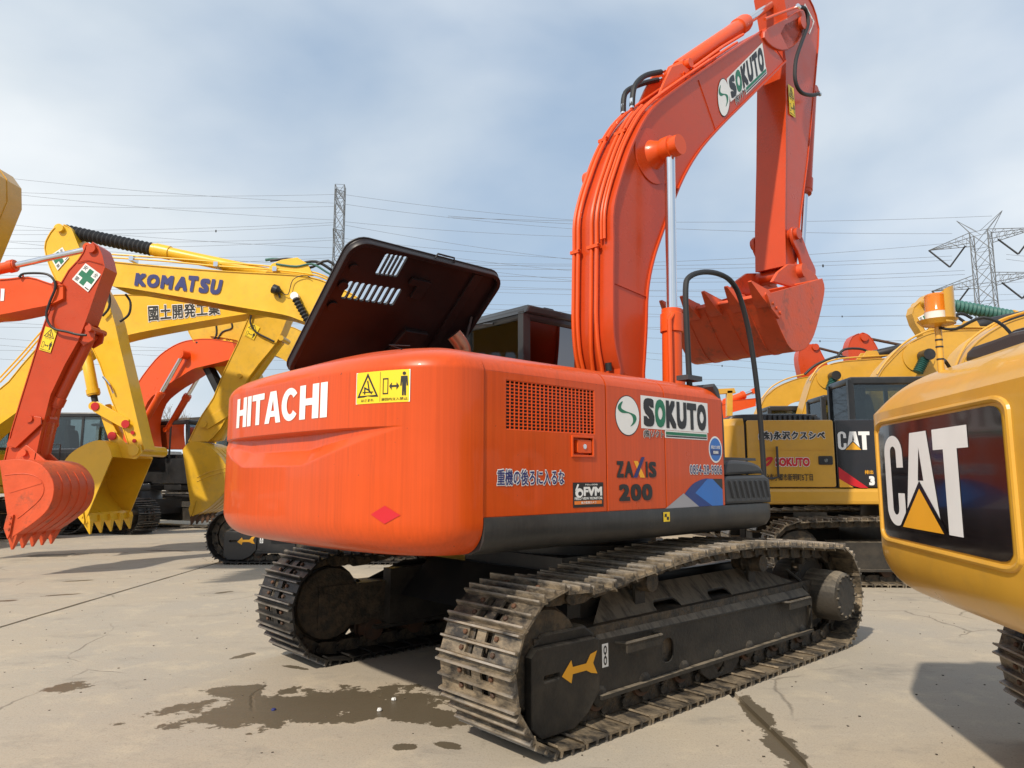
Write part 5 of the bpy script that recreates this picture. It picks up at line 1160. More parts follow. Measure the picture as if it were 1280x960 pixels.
# --- L4: ochre yellow, black-on-white characters on the boom
f4 = Fr(-12.6, 15.5, 90, -1)
l4 = machine(f4, 'excavator', 'yellow excavator behind the KOMATSU boom, Japanese characters on its boom, bucket in shade')
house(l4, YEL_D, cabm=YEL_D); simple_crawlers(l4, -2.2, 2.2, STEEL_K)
bm4 = grd(l4, 'boom', YEL, f4, [(-90, 560), (-50, 505), (0, 486), (27, 457), (55, 425), (85, 395), (112, 376), (143, 369), (200, 370), (280, 374), (345, 378)], [(-60, 590), (-20, 545), (10, 522), (40, 500), (62, 480), (85, 455), (118, 432), (155, 419), (220, 406), (310, 391), (350, 386)], .28)
hose(bm4, f4, [(0, 478), (27, 449), (55, 417), (85, 388), (112, 370)], -.2, .018, YEL, 'hydraulic_pipe'); hose(bm4, f4, [(0, 472), (27, 443), (55, 411), (85, 382), (112, 364)], 0, .018, YEL, 'hydraulic_pipe')
q = side_quad(f4, [(185, 382), (274, 378), (275, 393), (186, 402)], -.27, -1); dec(bm4, 'lettering', q, [(gtext('國土開発工業', .075, 1.1, box_of=.025), WHITE, 4), (gtext('國土開発工業', .025, 1.1), INK, 9)])
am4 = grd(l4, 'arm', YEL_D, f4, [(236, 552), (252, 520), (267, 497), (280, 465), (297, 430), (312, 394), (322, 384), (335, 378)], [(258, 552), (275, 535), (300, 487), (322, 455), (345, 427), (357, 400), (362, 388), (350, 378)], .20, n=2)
q = side_quad(f4, [(312, 402), (325, 409), (317, 425), (305, 419)], -.2, -1); dec(am4, 'warning_sticker', q, [(UNIT, STICK, 2)]+[(g, m_, 4) for g, m_, h_ in warn_layers(False)])
for p_, r_ in (((255, 530), .08), ((300, 470), .05), ((352, 423), .06)): boss(am4, YEL_D, f4, p_, -.25, .25, r_, y=-.2)
hose(am4, f4, [(314, 394), (313, 404), (320, 415), (335, 423), (343, 427)], -.24, .02)
bb0 = f4.hy(350, 428, 0); bb1 = f4.hy(290, 512, 0); hcyl(l4, bb0, bb1, .09, YEL_D, .6, rod=YEL_D, name='bucket_cylinder', y=0)
each('bucket_link', YEL_D, l4, *[gprism(f4.hys([(284, 507), (291, 507), (292, 516), (260, 536), (251, 534), (252, 526)], -.22), s_*.21-.015, s_*.21+.015, bevel=.006) for s_ in (-1, 1)])
each('bucket_link', YEL_D, l4, gprism(f4.hys([(286, 512), (294, 514), (276, 550), (262, 552), (262, 545)], -.1), -.12, .12, bevel=.01))
pb4 = cr(f4.hys([(228, 563), (236, 553), (250, 553), (265, 561), (279, 576), (286, 594), (281, 614), (264, 632), (250, 641), (240, 645)], -YB), 3)
bk4 = bucket(l4, pb4, -YB, YB, YEL_D, f4.hy(240, 645, -YB), (-.25, -1), 5, .19, tm=RUST)
each('bucket_rim', YEL_D, bk4, gtube([(a, -YB-.003, c) for a, c in cr(f4.hys([(246, 597), (262, 590), (282, 585)], -YB), 3)], .008, 5), gtube([(a, -YB-.003, c) for a, c in cr(f4.hys([(246, 602), (262, 595), (282, 590)], -YB), 3)], .008, 5))

# --- L5: orange, black track and cab
f5 = Fr(-10.3, 19.6, 115, -1)
l5 = machine(f5, 'excavator', 'orange excavator with a black cab, standing behind the open yellow bucket')
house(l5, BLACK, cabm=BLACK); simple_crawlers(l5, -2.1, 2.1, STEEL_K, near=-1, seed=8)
bm5 = grd(l5, 'boom', ORANGE, f5, [(150, 560), (160, 510), (171, 481), (194, 450), (211, 436), (227, 428), (242, 425), (262, 424), (290, 428)], [(178, 560), (176, 530), (184, 502), (202, 485), (221, 473), (240, 461), (254, 457), (275, 452), (295, 446)], .30)
bc_ = f5.hy(229, 443, -.42); c0_ = f5.hy(176, 535, -.42); 
for s_ in (-1, 1): hcyl(l5, c0_, bc_, .095, ORANGE, .50, name='boom_cylinder', y=s_*.42)
each('boom_boss', ORANGE, bm5, gcyl((bc_[0], -.52, bc_[1]), (bc_[0], .52, bc_[1]), .12, 18))
am5 = grd(l5, 'arm', RUBBER, f5, [(276, 490), (262, 462), (247, 432), (243, 425)], [(270, 494), (256, 466), (241, 438), (239, 430)], .12, n=0)
# --- L6, L7, L8
f6 = Fr(-11.6, 25.6, 90, -1); l6 = machine(f6, 'excavator', 'far yellow excavator of which the yellow cab shows beside the black cab'); house(l6, YEL, cabm=YEL, cabtop=3.0); simple_crawlers(l6, -2.1, 2.1, STEEL_K)
f7 = Fr(-12.5, 19.0, 90, -1); l7 = machine(f7, 'excavator', 'yellow excavator with a dark cab, hidden behind the orange arm at the left'); house(l7, YEL, cabm=BLACK, cabtop=3.15); simple_crawlers(l7, -2.1, 2.1, STEEL_K)
part('handrail', BLACK, l7, gtube([(1.2, -1.2, 1.2), (1.2, -1.2, 2.2), (.4, -1.2, 2.2), (.4, -1.2, 1.2)], .02, 6))
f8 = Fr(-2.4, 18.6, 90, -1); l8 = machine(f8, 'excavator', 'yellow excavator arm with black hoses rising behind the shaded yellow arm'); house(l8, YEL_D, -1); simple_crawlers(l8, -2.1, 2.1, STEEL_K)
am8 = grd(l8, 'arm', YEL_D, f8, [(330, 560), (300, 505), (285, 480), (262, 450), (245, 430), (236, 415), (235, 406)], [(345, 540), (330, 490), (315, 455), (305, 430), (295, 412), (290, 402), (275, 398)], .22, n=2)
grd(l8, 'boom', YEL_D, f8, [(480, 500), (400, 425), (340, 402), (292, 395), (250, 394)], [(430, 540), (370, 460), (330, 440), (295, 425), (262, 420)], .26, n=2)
hose(am8, f8, [(245, 428), (260, 428), (270, 420), (270, 405), (268, 398)], -.25, .025); hose(am8, f8, [(270, 428), (278, 415), (290, 410), (288, 400)], -.25, .025); hose(am8, f8, [(268, 430), (280, 450), (286, 462)], -.24, .02, YEL, 'hydraulic_pipe')
q = side_quad(f8, [(279, 424), (289, 419), (292, 432), (283, 436)], -.22, -1); dec(am8, 'warning_sticker', q, [(UNIT, STICK, 2)]+[(g, m_, 4) for g, m_, h_ in warn_layers(False)])
# --- L9: the yellow bucket that reaches in at the upper left corner
f9 = Fr(-9.5, 7.2, 90, -1)
l9 = machine(f9, 'excavator', 'raised yellow bucket reaching in at the upper left corner of the view')
pr9 = f9.hys([(-185, 230), (-165, 165), (-120, 152), (-90, 158), (-78, 175), (-78, 205), (-92, 238), (-112, 285), (-125, 297), (-150, 305)], -.6)
bucket(l9, pr9, -.6, .6, CATY, f9.hy(-150, 305, -.6), (-.6, -.8), 5, .18)
grd(l9, 'arm', CATY, f9, [(-300, 90), (-200, 120), (-140, 150)], [(-300, 190), (-220, 185), (-160, 185)], .2, n=0)

# --- R1: the nearest one at the right edge, its counterweight with the big CAT plate
g1 = Fr(4.23, 2.54, 99, -1)
r1 = machine(g1, 'excavator', 'deep yellow excavator at the right edge, big black CAT plate, amber beacon on top')
C1 = CWT(1.25, .40, -2.0, .80, 1.955, n=9, rb=.24, sh=.19, shin=.22, crown=.02)
cw1 = C1.build(r1, CATY)
qf = C1.quad(g1, [(1108, 527), (1263, 510), (1259, 708), (1101, 663)])
def rr_grid(nx, ny, r=.06, asp=1.0):
    V, Fc = grid(nx, ny); o = []
    for x, y, z in V:      # squeeze the corners of the sheet into round ones
        cx, cy = min(max(x, r), 1-r), min(max(y, r*asp), 1-r*asp); dx, dy = (x-cx)/r, (y-cy)/(r*asp); m_ = max(abs(dx), abs(dy))
        if abs(dx) > 1e-6 and abs(dy) > 1e-6: l_ = math.hypot(dx, dy); k = m_/l_; x, y = cx+dx*k*r, cy+dy*k*r*asp
        o.append((x, y, 0))
    return o, Fc
SL = mat('black_plate_gloss', (.012, .009, .010), .16, var=.2, coat=.5)
Cc = []
for i in range(15): a = math.radians(0+180*i/14); Cc.append((.5+.5*math.cos(a), .80+.20*math.sin(a)))
Cc += [(0, .20)]+[(.5+.5*math.cos(math.radians(180+180*i/14)), .20+.20*math.sin(math.radians(180+180*i/14))) for i in range(15)]
Cc += [(1, .36), (.66, .36), (.66, .2)]+[(.5+.16*math.cos(math.radians(-180*i/8)), .19+.07*math.sin(math.radians(-180*i/8))) for i in range(1, 9)]
Cc += [(.34, .80)]+[(.5+.16*math.cos(math.radians(180-180*i/8)), .81+.07*math.sin(math.radians(180-180*i/8))) for i in range(1, 9)]+[(.66, .64), (1, .64)]
Ac = [(0, 0), (.27, 1), (.75, 1), (1.0, 0), (.72, 0), (.68, .18), (.5, .42), (.33, .18), (.28, 0)]
Ah = [(.43, .50), (.59, .50), (.51, .84)]
Tc = [(.28, 0), (.72, 0), (.72, .80), (1.06, .80), (1.06, 1), (-.06, 1), (-.06, .80), (.28, .80)]
def cat_layers(x0, x1, y0, y1, hmm=5, tri=AMBERD):
    w3 = (x1-x0); L_ = []
    L_.append((sub(gplate_flat(Cc), x0, x0+w3*.27, y0, y1), WHITE, hmm)); L_.append((sub(gplate_flat(Ac, [Ah]), x0+w3*.27, x0+w3*.70, y0, y1), WHITE, hmm)); L_.append((sub(gplate_flat(Tc), x0+w3*.68, x1, y0, y1), WHITE, hmm))
    cx = x0+w3*.475
    L_.append((gplate_flat([(cx-w3*.31, y0-.02), (cx, y0+(y1-y0)*.50), (cx+w3*.31, y0-.02)]), SL, hmm+2)); L_.append((gplate_flat([(cx-w3*.25, y0), (cx, y0+(y1-y0)*.42), (cx+w3*.25, y0)]), tri, hmm+4))
    return L_
dec(cw1, 'name_plate', qf, [(rr_grid(30, 16, .07, 1.1), SL, 4)]); dec(cw1, 'lettering', qf, [(fine(g), m_, h_+1) for g, m_, h_ in cat_layers(.07, .78, .11, .90)])
fr_ = []
for u, v in [(x, y) for x, y in rrect(-.035, 1.035, -.04, 1.04, .09, 5)]: fr_.append(qf(u, v, .0))
fr_2 = []
for i in range(len(fr_)):
    a, c = Vector(fr_[i]), Vector(fr_[(i+1) % len(fr_)]); 
    for t in range(6): fr_2.append(tuple(a.lerp(c, t/6)))
fr_2 = [(C1.x(p[1], p[2])-.0, p[1], p[2]) for p in fr_2]
part('plate_surround', CATY, cw1, gtube(fr_2+fr_2[:2], .014, 8))
part('engine_hood', CATY, r1, gprism([(-1.99, 1.0), (.3, 1.0), (.3, 1.80), (.2, 1.86), (-1.99, 1.93)], -1.2, 1.2, bevel=.05)); part('deck', BLACK, r1, gbox(-1.99, 1.2, -1.2, 1.2, .86, 1.0)); cab(r1, .35, 1.9, .30, 1.18, 1.0, 2.8, BLACK)
simple_crawlers(r1, -1.75, 2.0, STEEL, yc=1.0, near=1, seed=4, w_=.6)
mc = [g1.hy(u, v, .75) for u, v in ((1206, 444), (1210, 436), (1240, 425), (1262, 416), (1300, 410), (1300, 432), (1258, 436))]
mfx = g1.hx(1245, 432, -1.75)
mz0 = 2.03
def yzprism(px, x0, x1, bevel=.02):
    g = gprism([g1.hx(u, v, x0) for u, v in px], x0, x1, bevel=bevel); return [(b_, a, c) for a, b_, c in g[0]], g[1]
mo = part('muffler_cover', PLASTIC, r1, yzprism([(1205, 452), (1207, 440), (1214, 433), (1240, 424), (1262, 415), (1285, 410), (1320, 402), (1320, 440), (1260, 450)], -2.12, -1.3))
part('muffler_strap', RUBBER, mo, yzprism([(1256, 440), (1257, 420), (1264, 412), (1285, 406), (1320, 398), (1320, 440)], -2.05, -1.4))
BX = -2.20; bpz = g1.hx(1176, 455, BX); by = bpz[0]

def bz(u, v): return g1.hx(u, v, BX)[1]
bcn = part('beacon_pole', CATY, r1, gcyl((BX, by, bpz[1]-.14), (BX, by, bz(1176, 402)), .016, 12)); 
each('pole_band', BLACK, bcn, *[gcyl((BX, by, bz(1176, v)), (BX, by, bz(1176, v-2)), .018, 12) for v in (450, 434, 425)])
zb1 = bz(1176, 404); zb2 = bz(1176, 400); zb3 = bz(1176, 388); zb4 = bz(1176, 364)
part('beacon_dish', CATY, bcn, glathe((BX, by, zb1-.012), (BX, by, zb2+.006), [(0, .03), (.3, .072), (1, .092)], 24)); part('beacon_base', WHITE, bcn, glathe((BX, by, zb2+.004), (BX, by, zb3), [(0, .052), (.85, .056), (1, .058)], 24))
part('beacon_lens', AMBER, bcn, glathe((BX, by, zb3), (BX, by, zb4+.005), [(0, .058), (.05, .056), (.10, .053), (.86, .051), (.95, .043), (1, .018)], 28))
sg = []; V = []; Fc = []; k = 14
for i in range(k+1):
    a = math.radians(-85+170*i/k); 
    # guard opens towards the camera's left; it wraps the side turned to the machine
    dx, dy = math.cos(a), math.sin(a); hh = (zb4+.045)-(.07*(1-abs(dy)) if False else 0)-.06*(dx < .2)*0
    hh = zb4+.004+.034*dx
    for rr_ in (.076, .081):
        V.append((BX+dx*rr_, by-dy*rr_, zb1)); V.append((BX+dx*rr_, by-dy*rr_, hh))
for i in range(k):
    a = 4*i; Fc += [(a, a+4, a+5, a+1), (a+2, a+3, a+7, a+6), (a+1, a+5, a+7, a+3), (a, a+2, a+6, a+4)]
Fc += [(0, 1, 3, 2), (4*k, 4*k+2, 4*k+3, 4*k+1)]
part('beacon_guard', CATY, bcn, (V, Fc)); each('cable', RUBBER, bcn, gtube(cr([(BX, by-.02, zb1-.02), (BX+.05, by-.08, zb1-.04), (BX+.15, by-.14, zb1-.0), (BX+.25, by-.16, zb1-.08), (BX+.3, by-.16, 1.9)], 4), .008, 6), gtube(cr([(BX, by, bpz[1]-.02), (BX+.05, by+.08, bpz[1]+.03), (BX+.10, by+.12, bpz[1]-.02), (BX+.15, by+.1, bpz[1]-.12)], 4), .010, 6))

# --- R2: the one whose whole side shows
g2 = Fr(5.95, 10.75, 94, -1); W2 = 1.3
r2 = machine(g2, 'excavator', 'deep yellow excavator seen from the side, red SOKUTO and black CAT panel on its flank')
xs_ = lambda u, v=560: g2.hy(u, v, -W2)[0]
zt2 = g2.hy(1000, 525, -W2)[1]; zs2 = g2.hy(1000, 610, -W2)[1]; zb2_ = g2.hy(1000, 631, -W2)[1]
C2 = CWT(W2, .45, xs_(931), zb2_, zt2+.03, n=2.6, rb=.15, sh=.1, shin=.06, crown=.04); C2.build(r2, CATY)
za, zm = zs2+.012, g2.hy(1000, 562, -W2)[1]
sd2 = part('side_door', CATY, r2, gprism(rrect(xs_(934), xs_(1043), za, zt2, .03), -W2, -W2+.03, bevel=.01)); part('door_crease', CATY, sd2, gbox(xs_(938), xs_(1040), -W2-.006, -W2+.002, zm-.006, zm+.006))
pn2 = part('side_panel', SL, r2, gprism(rrect(xs_(1045), xs_(1130), za, zt2, .02), -W2, -W2+.03, bevel=.01), label='black side panel with CAT lettering')
part('inner_body', INK, r2, gbox(xs_(932), 1.0, -W2+.04, W2-.04, zs2-.1, zt2-.02)); part('sill', CATY, r2, gprism([(xs_(940), zb2_), (1.25, zb2_), (1.25, zs2), (xs_(936), zs2)], -W2-.02, -.4, bevel=.05)); part('deck', BLACK, r2, gbox(xs_(940), 1.2, -.4, W2, zb2_+.02, zs2))
part('hood_top', BLACK, r2, gprism(cr([(xs_(915), zt2-.01), (xs_(918), zt2+.06), (xs_(935), zt2+.10), (xs_(1020), zt2+.10), (xs_(1032), zt2+.06), (xs_(1038), zt2-.01)], 4), -1.1, 1.1, bevel=.03)); 
each('hood_louvre', PLASTIC, r2, *[gbox(xs_(960+i*6.5), xs_(963+i*6.5), -1.14, -1.08, zt2+.01, zt2+.085) for i in range(11)])
cab(r2, g2.hy(1062, 500, .40)[0], g2.hy(1062, 500, .40)[0]+1.7, .40, 1.28, zs2, g2.hy(1075, 471, .40)[1], BLACK)
simple_crawlers(r2, g2.hy(957, 690, -1.2)[0], g2.hy(957, 690, -1.2)[0]+4.3, STEEL, near=-1, seed=11, yc=1.2)
q = side_rect(g2, [(948, 539), (1031, 539), (1031, 551), (948, 551)], -W2); dec(sd2, 'lettering', q, [(gtext('(株)永沢クスシベ', .10, 1.15, box_of=.04), WHITE, 4), (gtext('(株)永沢クスシベ', .04, 1.15), INK, 10)])
q = side_rect(g2, [(969, 572), (1012, 572), (1012, 583), (969, 583)], -W2); dec(sd2, 'lettering', q, [(gtext('SOKUTO', .10, box_of=.055), WHITE, 3), (gtext('SOKUTO', .055), REDD, 6)])
q = side_rect(g2, [(955, 571), (966, 571), (966, 583), (955, 583)], -W2); dec(sd2, 'round_logo', q, [(gplate_flat(cr([(0, .4), (.3, .9), (.7, 1), (1, .9), (.95, .6), (.5, .1), (.2, 0), (0, .1), (.4, .4), (.7, .7), (.4, .6)], 2, True)), REDD, 6)])
q = side_rect(g2, [(950, 592), (1016, 592), (1016, 601), (950, 601)], -W2); dec(sd2, 'lettering', q, [(gtext('大分市小郷市新明町5丁目', .015), INK, 6)])
la_ = [xs_(1022), xs_(1040), g2.hy(1030, 581, -W2)[1], g2.hy(1030, 570, -W2)[1]]; part('latch', BLACK, sd2, gprism(rrect(*la_, .02), -W2-.012, -W2, bevel=.004)); part('lock', CHROME, sd2, gcyl(((la_[0]+la_[1])/2, -W2-.02, (la_[2]+la_[3])/2), ((la_[0]+la_[1])/2, -W2-.01, (la_[2]+la_[3])/2), .025, 12))
q = side_rect(g2, [(1047, 528), (1105, 528), (1105, 610), (1047, 610)], -W2)
dec(pn2, 'lettering', q, [(gplate_flat([(0, .32), (0, .10), (.45, 0), (.62, 0)]), REDD, 5), (gplate_flat([(0, .14), (0, .01), (.30, .01)]), AMBERD, 7)]+cat_layers(.02, .70, .58, .86, 5)+[(sub(gtext('3', .07), .64, .76, .04, .18), WHITE, 5), (sub(gtext('排出', .02), .56, .74, .21, .27), AMBERD, 5)])
part('grab_rail', PLASTIC, sd2, gtube([(a, -W2-.06, c) for a, c in g2.hys([(971, 558), (973, 596), (967, 598), (956, 598)], -W2-.06)], .016, 8))
bmr = grd(r2, 'boom', CATY, g2, [(1170, 540), (1195, 478), (1214, 436), (1249, 409), (1282, 396), (1330, 383), (1400, 378)], [(1235, 560), (1248, 500), (1275, 462), (1330, 432), (1400, 415)], .28, n=3)
hose(bmr, g2, [(1190, 470), (1208, 430), (1243, 404), (1278, 391), (1330, 378)], -.2, .018, CATY, 'hydraulic_pipe'); hose(bmr, g2, [(1200, 468), (1220, 428), (1253, 401), (1290, 388), (1330, 376)], 0, .018, CATY, 'hydraulic_pipe')
# --- R3, R4, R5: the row behind it
def row(frm, label, topz, top, bot, cyl, bel, seed, cabx=None, hoses=()):
    top = [(u+11, v+2) for u, v in top]
    r_ = machine(frm, 'excavator', label, 'deep yellow excavators standing in a row at the right')
    house(r_, CATY, cabm=BLACK, cabtop=topz); simple_crawlers(r_, -2.1, 2.1, STEEL_K)
    bm = grd(r_, 'boom', CATY, frm, top, bot, .23, n=3)
    if cyl: 
        a = frm.hy(*cyl[0], 0); c = frm.hy(*cyl[1], 0); hcyl(r_, a, c, .11, BLACK, .75, rod=BLACK, name='arm_cylinder', y=0)
        p = frm.hy(*cyl[0], 0); each('cylinder_bracket', CATY, bm, *[gprism([(p[0]-.35, p[1]-.22), (p[0]-.12, p[1]+.10), (p[0]+.12, p[1]+.10), (p[0]+.25, p[1]-.18)], s_*.17-.02, s_*.17+.02, bevel=.006) for s_ in (-1, 1)])
    if bel:
        a = frm.hy(*bel[0], -.42); c = frm.hy(*bel[1], -.42); L_ = 20
        each('rod_boot', TEAL, bm, glathe((a[0], -.42, a[1]), (c[0], -.42, c[1]), [(i/L_, .10 if i % 2 else .07) for i in range(L_+1)], 12)); part('boom_pin_cap', BLACK, bm, gcyl((a[0], -.55, a[1]), (a[0], -.28, a[1]), .11, 14)); part('boss_ring', CATY, bm, gprism(circ(a[0]-.05, a[1], .30, 26), -.242, -.23, bevel=.003))
    for hs_ in hoses: hose(bm, frm, hs_, -.1, .03)
    for dy in (-.22, -.10): hose(bm, frm, [(u-2, v-4) for u, v in top[1:-1]], dy, .02, CATY, 'hydraulic_pipe')
    return r_
g3 = Fr(6.45, 13.9, 94, -1); r3 = row(g3, 'second deep yellow excavator in the row, its long arched boom behind the beacon', 3.05, [(1050, 540), (1087, 470), (1100, 452), (1120, 432), (1140, 420), (1162, 413), (1200, 411), (1243, 412), (1340, 418)], [(1105, 545), (1130, 520), (1160, 488), (1200, 470), (1280, 458), (1340, 454)], [(1207, 410), (1330, 385)], [(1158, 444), (1147, 466)], 1, hoses=([(1158, 408), (1172, 398), (1192, 395), (1205, 402)], [(1180, 402), (1200, 392), (1215, 398)]))
g4 = Fr(6.55, 17.2, 94, -1); r4 = row(g4, 'third deep yellow excavator in the row at the right, green bellows on its boom', 3.15, [(985, 540), (1003, 478), (1013, 462), (1026, 454), (1044, 450), (1070, 448), (1105, 446), (1180, 446)], [(1020, 545), (1040, 505), (1070, 490), (1110, 482), (1180, 480)], [(1086, 445), (1160, 428)], [(1043, 470), (1036, 488)], 2, hoses=([(1045, 448), (1055, 437), (1075, 436), (1086, 440)], [(1006, 468), (1020, 456), (1045, 446), (1058, 447)]))
g5 = Fr(6.3, 20.5, 94, -1); r5 = row(g5, 'farthest deep yellow excavator in the row, only its low boom back showing', 2.95, [(925, 545), (943, 500), (952, 489), (961, 482), (976, 475), (1000, 469), (1060, 466)], [(965, 540), (975, 515), (1000, 500), (1060, 496)], None, None, 3)
# --- machines that face the other way, far right
g6 = Fr(13.2, 15.9, 90, -1); r6 = machine(g6, 'excavator', 'yellow excavator arm top with green cross and ribbed green cylinder sleeve under the pylon'); house(r6, CATY, -1); simple_crawlers(r6, -2.1, 2.1, STEEL_K)
a6 = grd(r6, 'arm', CATY, g6, [(1196, 560), (1173, 480), (1158, 424), (1145, 404), (1141, 392), (1143, 384), (1152, 376), (1158, 369)], [(1240, 540), (1215, 470), (1200, 425), (1190, 402), (1184, 388), (1178, 376), (1168, 368)], .13, n=0)
q = side_quad(g6, [(1147, 397), (1162, 389), (1169, 402), (1157, 413)], -.13, -1); dec(a6, 'safety_sticker', q, cross_layers())
a = g6.hy(1300, 402, 0); c = g6.hy(1160, 376, 0); m__ = g6.hy(1264, 395, 0); hcyl(r6, a, c, .13, CATY, (a[0]-m__[0])/(a[0]-c[0]), name='arm_cylinder', y=0, boot=TEAL)
grd(r6, 'boom', CATY, g6, [(1500, 560), (1420, 440), (1330, 415), (1230, 412), (1170, 408)], [(1460, 580), (1380, 480), (1310, 450), (1240, 440), (1180, 425)], .26, n=2); boss(a6, CATY, g6, (1158, 378), -.26, .26, .1, y=-.2)
def orarm(frm, label, arm_t, arm_b, rod, n_):
    r_ = machine(frm, 'excavator', label, 'orange excavators far behind at the right'); house(r_, ORANGE, -1); simple_crawlers(r_, -2.1, 2.1, STEEL_K)
    am = grd(r_, 'arm', ORANGE_L, frm, arm_t, arm_b, .2, n=2); a = frm.hy(*rod[0], 0); c = frm.hy(*rod[1], 0)
    part('piston_rod', RUST, r_, gcyl((a[0], 0, a[1]), (c[0], 0, c[1]), .045, 10)); boss(am, ORANGE_L, frm, rod[0], -.26, .26, .12, y=-.2); return r_
orarm(Fr(16.5, 22.5, 90, -1), 'right-hand one of the two orange arm tips above the yellow booms', [(1090, 540), (1068, 480), (1062, 448), (1061, 433), (1066, 421), (1074, 417)], [(1135, 520), (1110, 470), (1099, 440), (1090, 424), (1084, 418), (1078, 416)], ((1080, 422), (1150, 436)), 1)
orarm(Fr(15.2, 25.0, 90, -1), 'left-hand one of the two orange arm tips, just below the raised bucket', [(1020, 540), (1005, 480), (999, 455), (999, 441), (1004, 433), (1011, 430)], [(1065, 540), (1048, 490), (1036, 460), (1028, 444), (1022, 433), (1016, 430)], ((1019, 434), (1090, 452)), 2)
g8 = Fr(8.3, 27.5, 90, -1); r8 = machine(g8, 'excavator', 'far orange excavator whose folded arm shows between rail post and yellow boom', 'orange excavators far behind at the right'); house(r8, ORANGE, cabtop=2.9); simple_crawlers(r8, -2.1, 2.1, STEEL_K)
a = g8.hy(905, 503, 0); c = g8.hy(942, 489, 0); hcyl(r8, a, c, .14, ORANGE, .7, name='arm_cylinder', y=0); grd(r8, 'boom', ORANGE, g8, [(880, 545), (895, 510), (915, 501), (945, 498)], [(905, 545), (915, 515), (945, 507)], .25, n=0)
g9 = Fr(7.0, 25.2, 90, -1); r9 = machine(g9, 'excavator', 'far yellow excavator, its boom end level just above the corner of the orange hood'); house(r9, CATY, cabtop=2.9); simple_crawlers(r9, -2.1, 2.1, STEEL_K)
part('boom', CATY, r9, gprism(g9.hys([(880, 487), (918, 485), (920, 491), (880, 494)], -.1), -.1, .1, bevel=.01), gprism(g9.hys([(909, 488), (916, 488), (916, 520), (909, 520)], -.1), -.1, .1, bevel=.01))

# ================================================================ pylons, wires, background
def lattice_pylon(x, y, H, label, az, arm_levels, w0=3.4, w1=1.3, peak=True):
    t = thing('lattice_pylon', label, 'pylon', (x, y, 0), -math.radians(az))
    b_ = MB(); r_ = .10; nL = int(H/3.2)
    def cn(z): w_ = w0+(w1-w0)*min(1, z/(H*.75)); return [(s*w_, u*w_, z) for s, u in ((-1, -1), (1, -1), (1, 1), (-1, 1))]
    for i in range(nL):
        z0, z1 = H*i/nL, H*(i+1)/nL; A, B = cn(z0), cn(z1)
        for k in range(4):
            b_.add(gtube([A[k], B[k]], r_, 4, False)); j = (k+1) % 4
            b_.add(gtube([A[k], B[j]], r_*.55, 3, False)); b_.add(gtube([A[j], B[k]], r_*.55, 3, False)); b_.add(gtube([B[k], B[j]], r_*.5, 3, False))
    b_.build('tower_frame', PYL, t)
    for (z, half, rise) in arm_levels:
        for s in (-1, 1):
            a_ = MB(); tip = (s*half, 0, z+rise*.3); c = cn(z)
            ends = [p for p in c if p[0]*s > 0]; ups = [(p[0], p[1], p[2]+1.9) for p in ends]
            for p, u in zip(ends, ups): a_.add(gtube([p, tip], r_*.7, 4, False)); a_.add(gtube([u, tip], r_*.7, 4, False))
            for k in range(1, 6):
                f_ = k/6
                for p, u in zip(ends, ups):
                    P_ = Vector(p).lerp(Vector(tip), f_); U_ = Vector(u).lerp(Vector(tip), f_); P2 = Vector(p).lerp(Vector(tip), (k-1)/6); a_.add(gtube([P_, U_], r_*.4, 3, False)); a_.add(gtube([P2, U_], r_*.4, 3, False))
                a_.add(gtube([Vector(ends[0]).lerp(Vector(tip), f_), Vector(ends[1]).lerp(Vector(tip), f_)], r_*.4, 3, False))
            a_.build('cross_arm', PYL, t)
            if rise >= 0:
                mid = (s*half*.62, 0, z-3.4)
                each('insulator_string', RUBBER, t, gtube([tip, mid], .16, 5), gtube([(s*half*.30, 0, z), mid], .16, 5))
    if not peak: return t
    pk = MB()
    for s in (-1, 1):
        for p in cn(H):
            if p[0]*s > 0: pk.add(gtube([p, (s*3.6, 0, H+3.2)], r_*.6, 3, False)); pk.add(gtube([(p[0]*.2, p[1], p[2]), (s*3.6, 0, H+3.2)], r_*.5, 3, False))
    pk.build('earth_wire_peak', PYL, t); return t
pR = world_at(1229, 330, 125); lattice_pylon(pR.x, 125, 45.5, 'grey steel lattice pylon with V-shaped insulators at the right', 47, [(43.6, 8.6, 2), (35.6, 8.6, 2)], 2.3, 1.4)
pL = world_at(424, 280, 150); lattice_pylon(pL.x, 150, 65.0, 'slim grey lattice pylon rising behind the raised engine lid', 84, [(61.5, 7.5, -1), (52.5, 8.5, -1), (43.5, 8.5, -1)], 4.0, 1.0, False)
ALLW = []
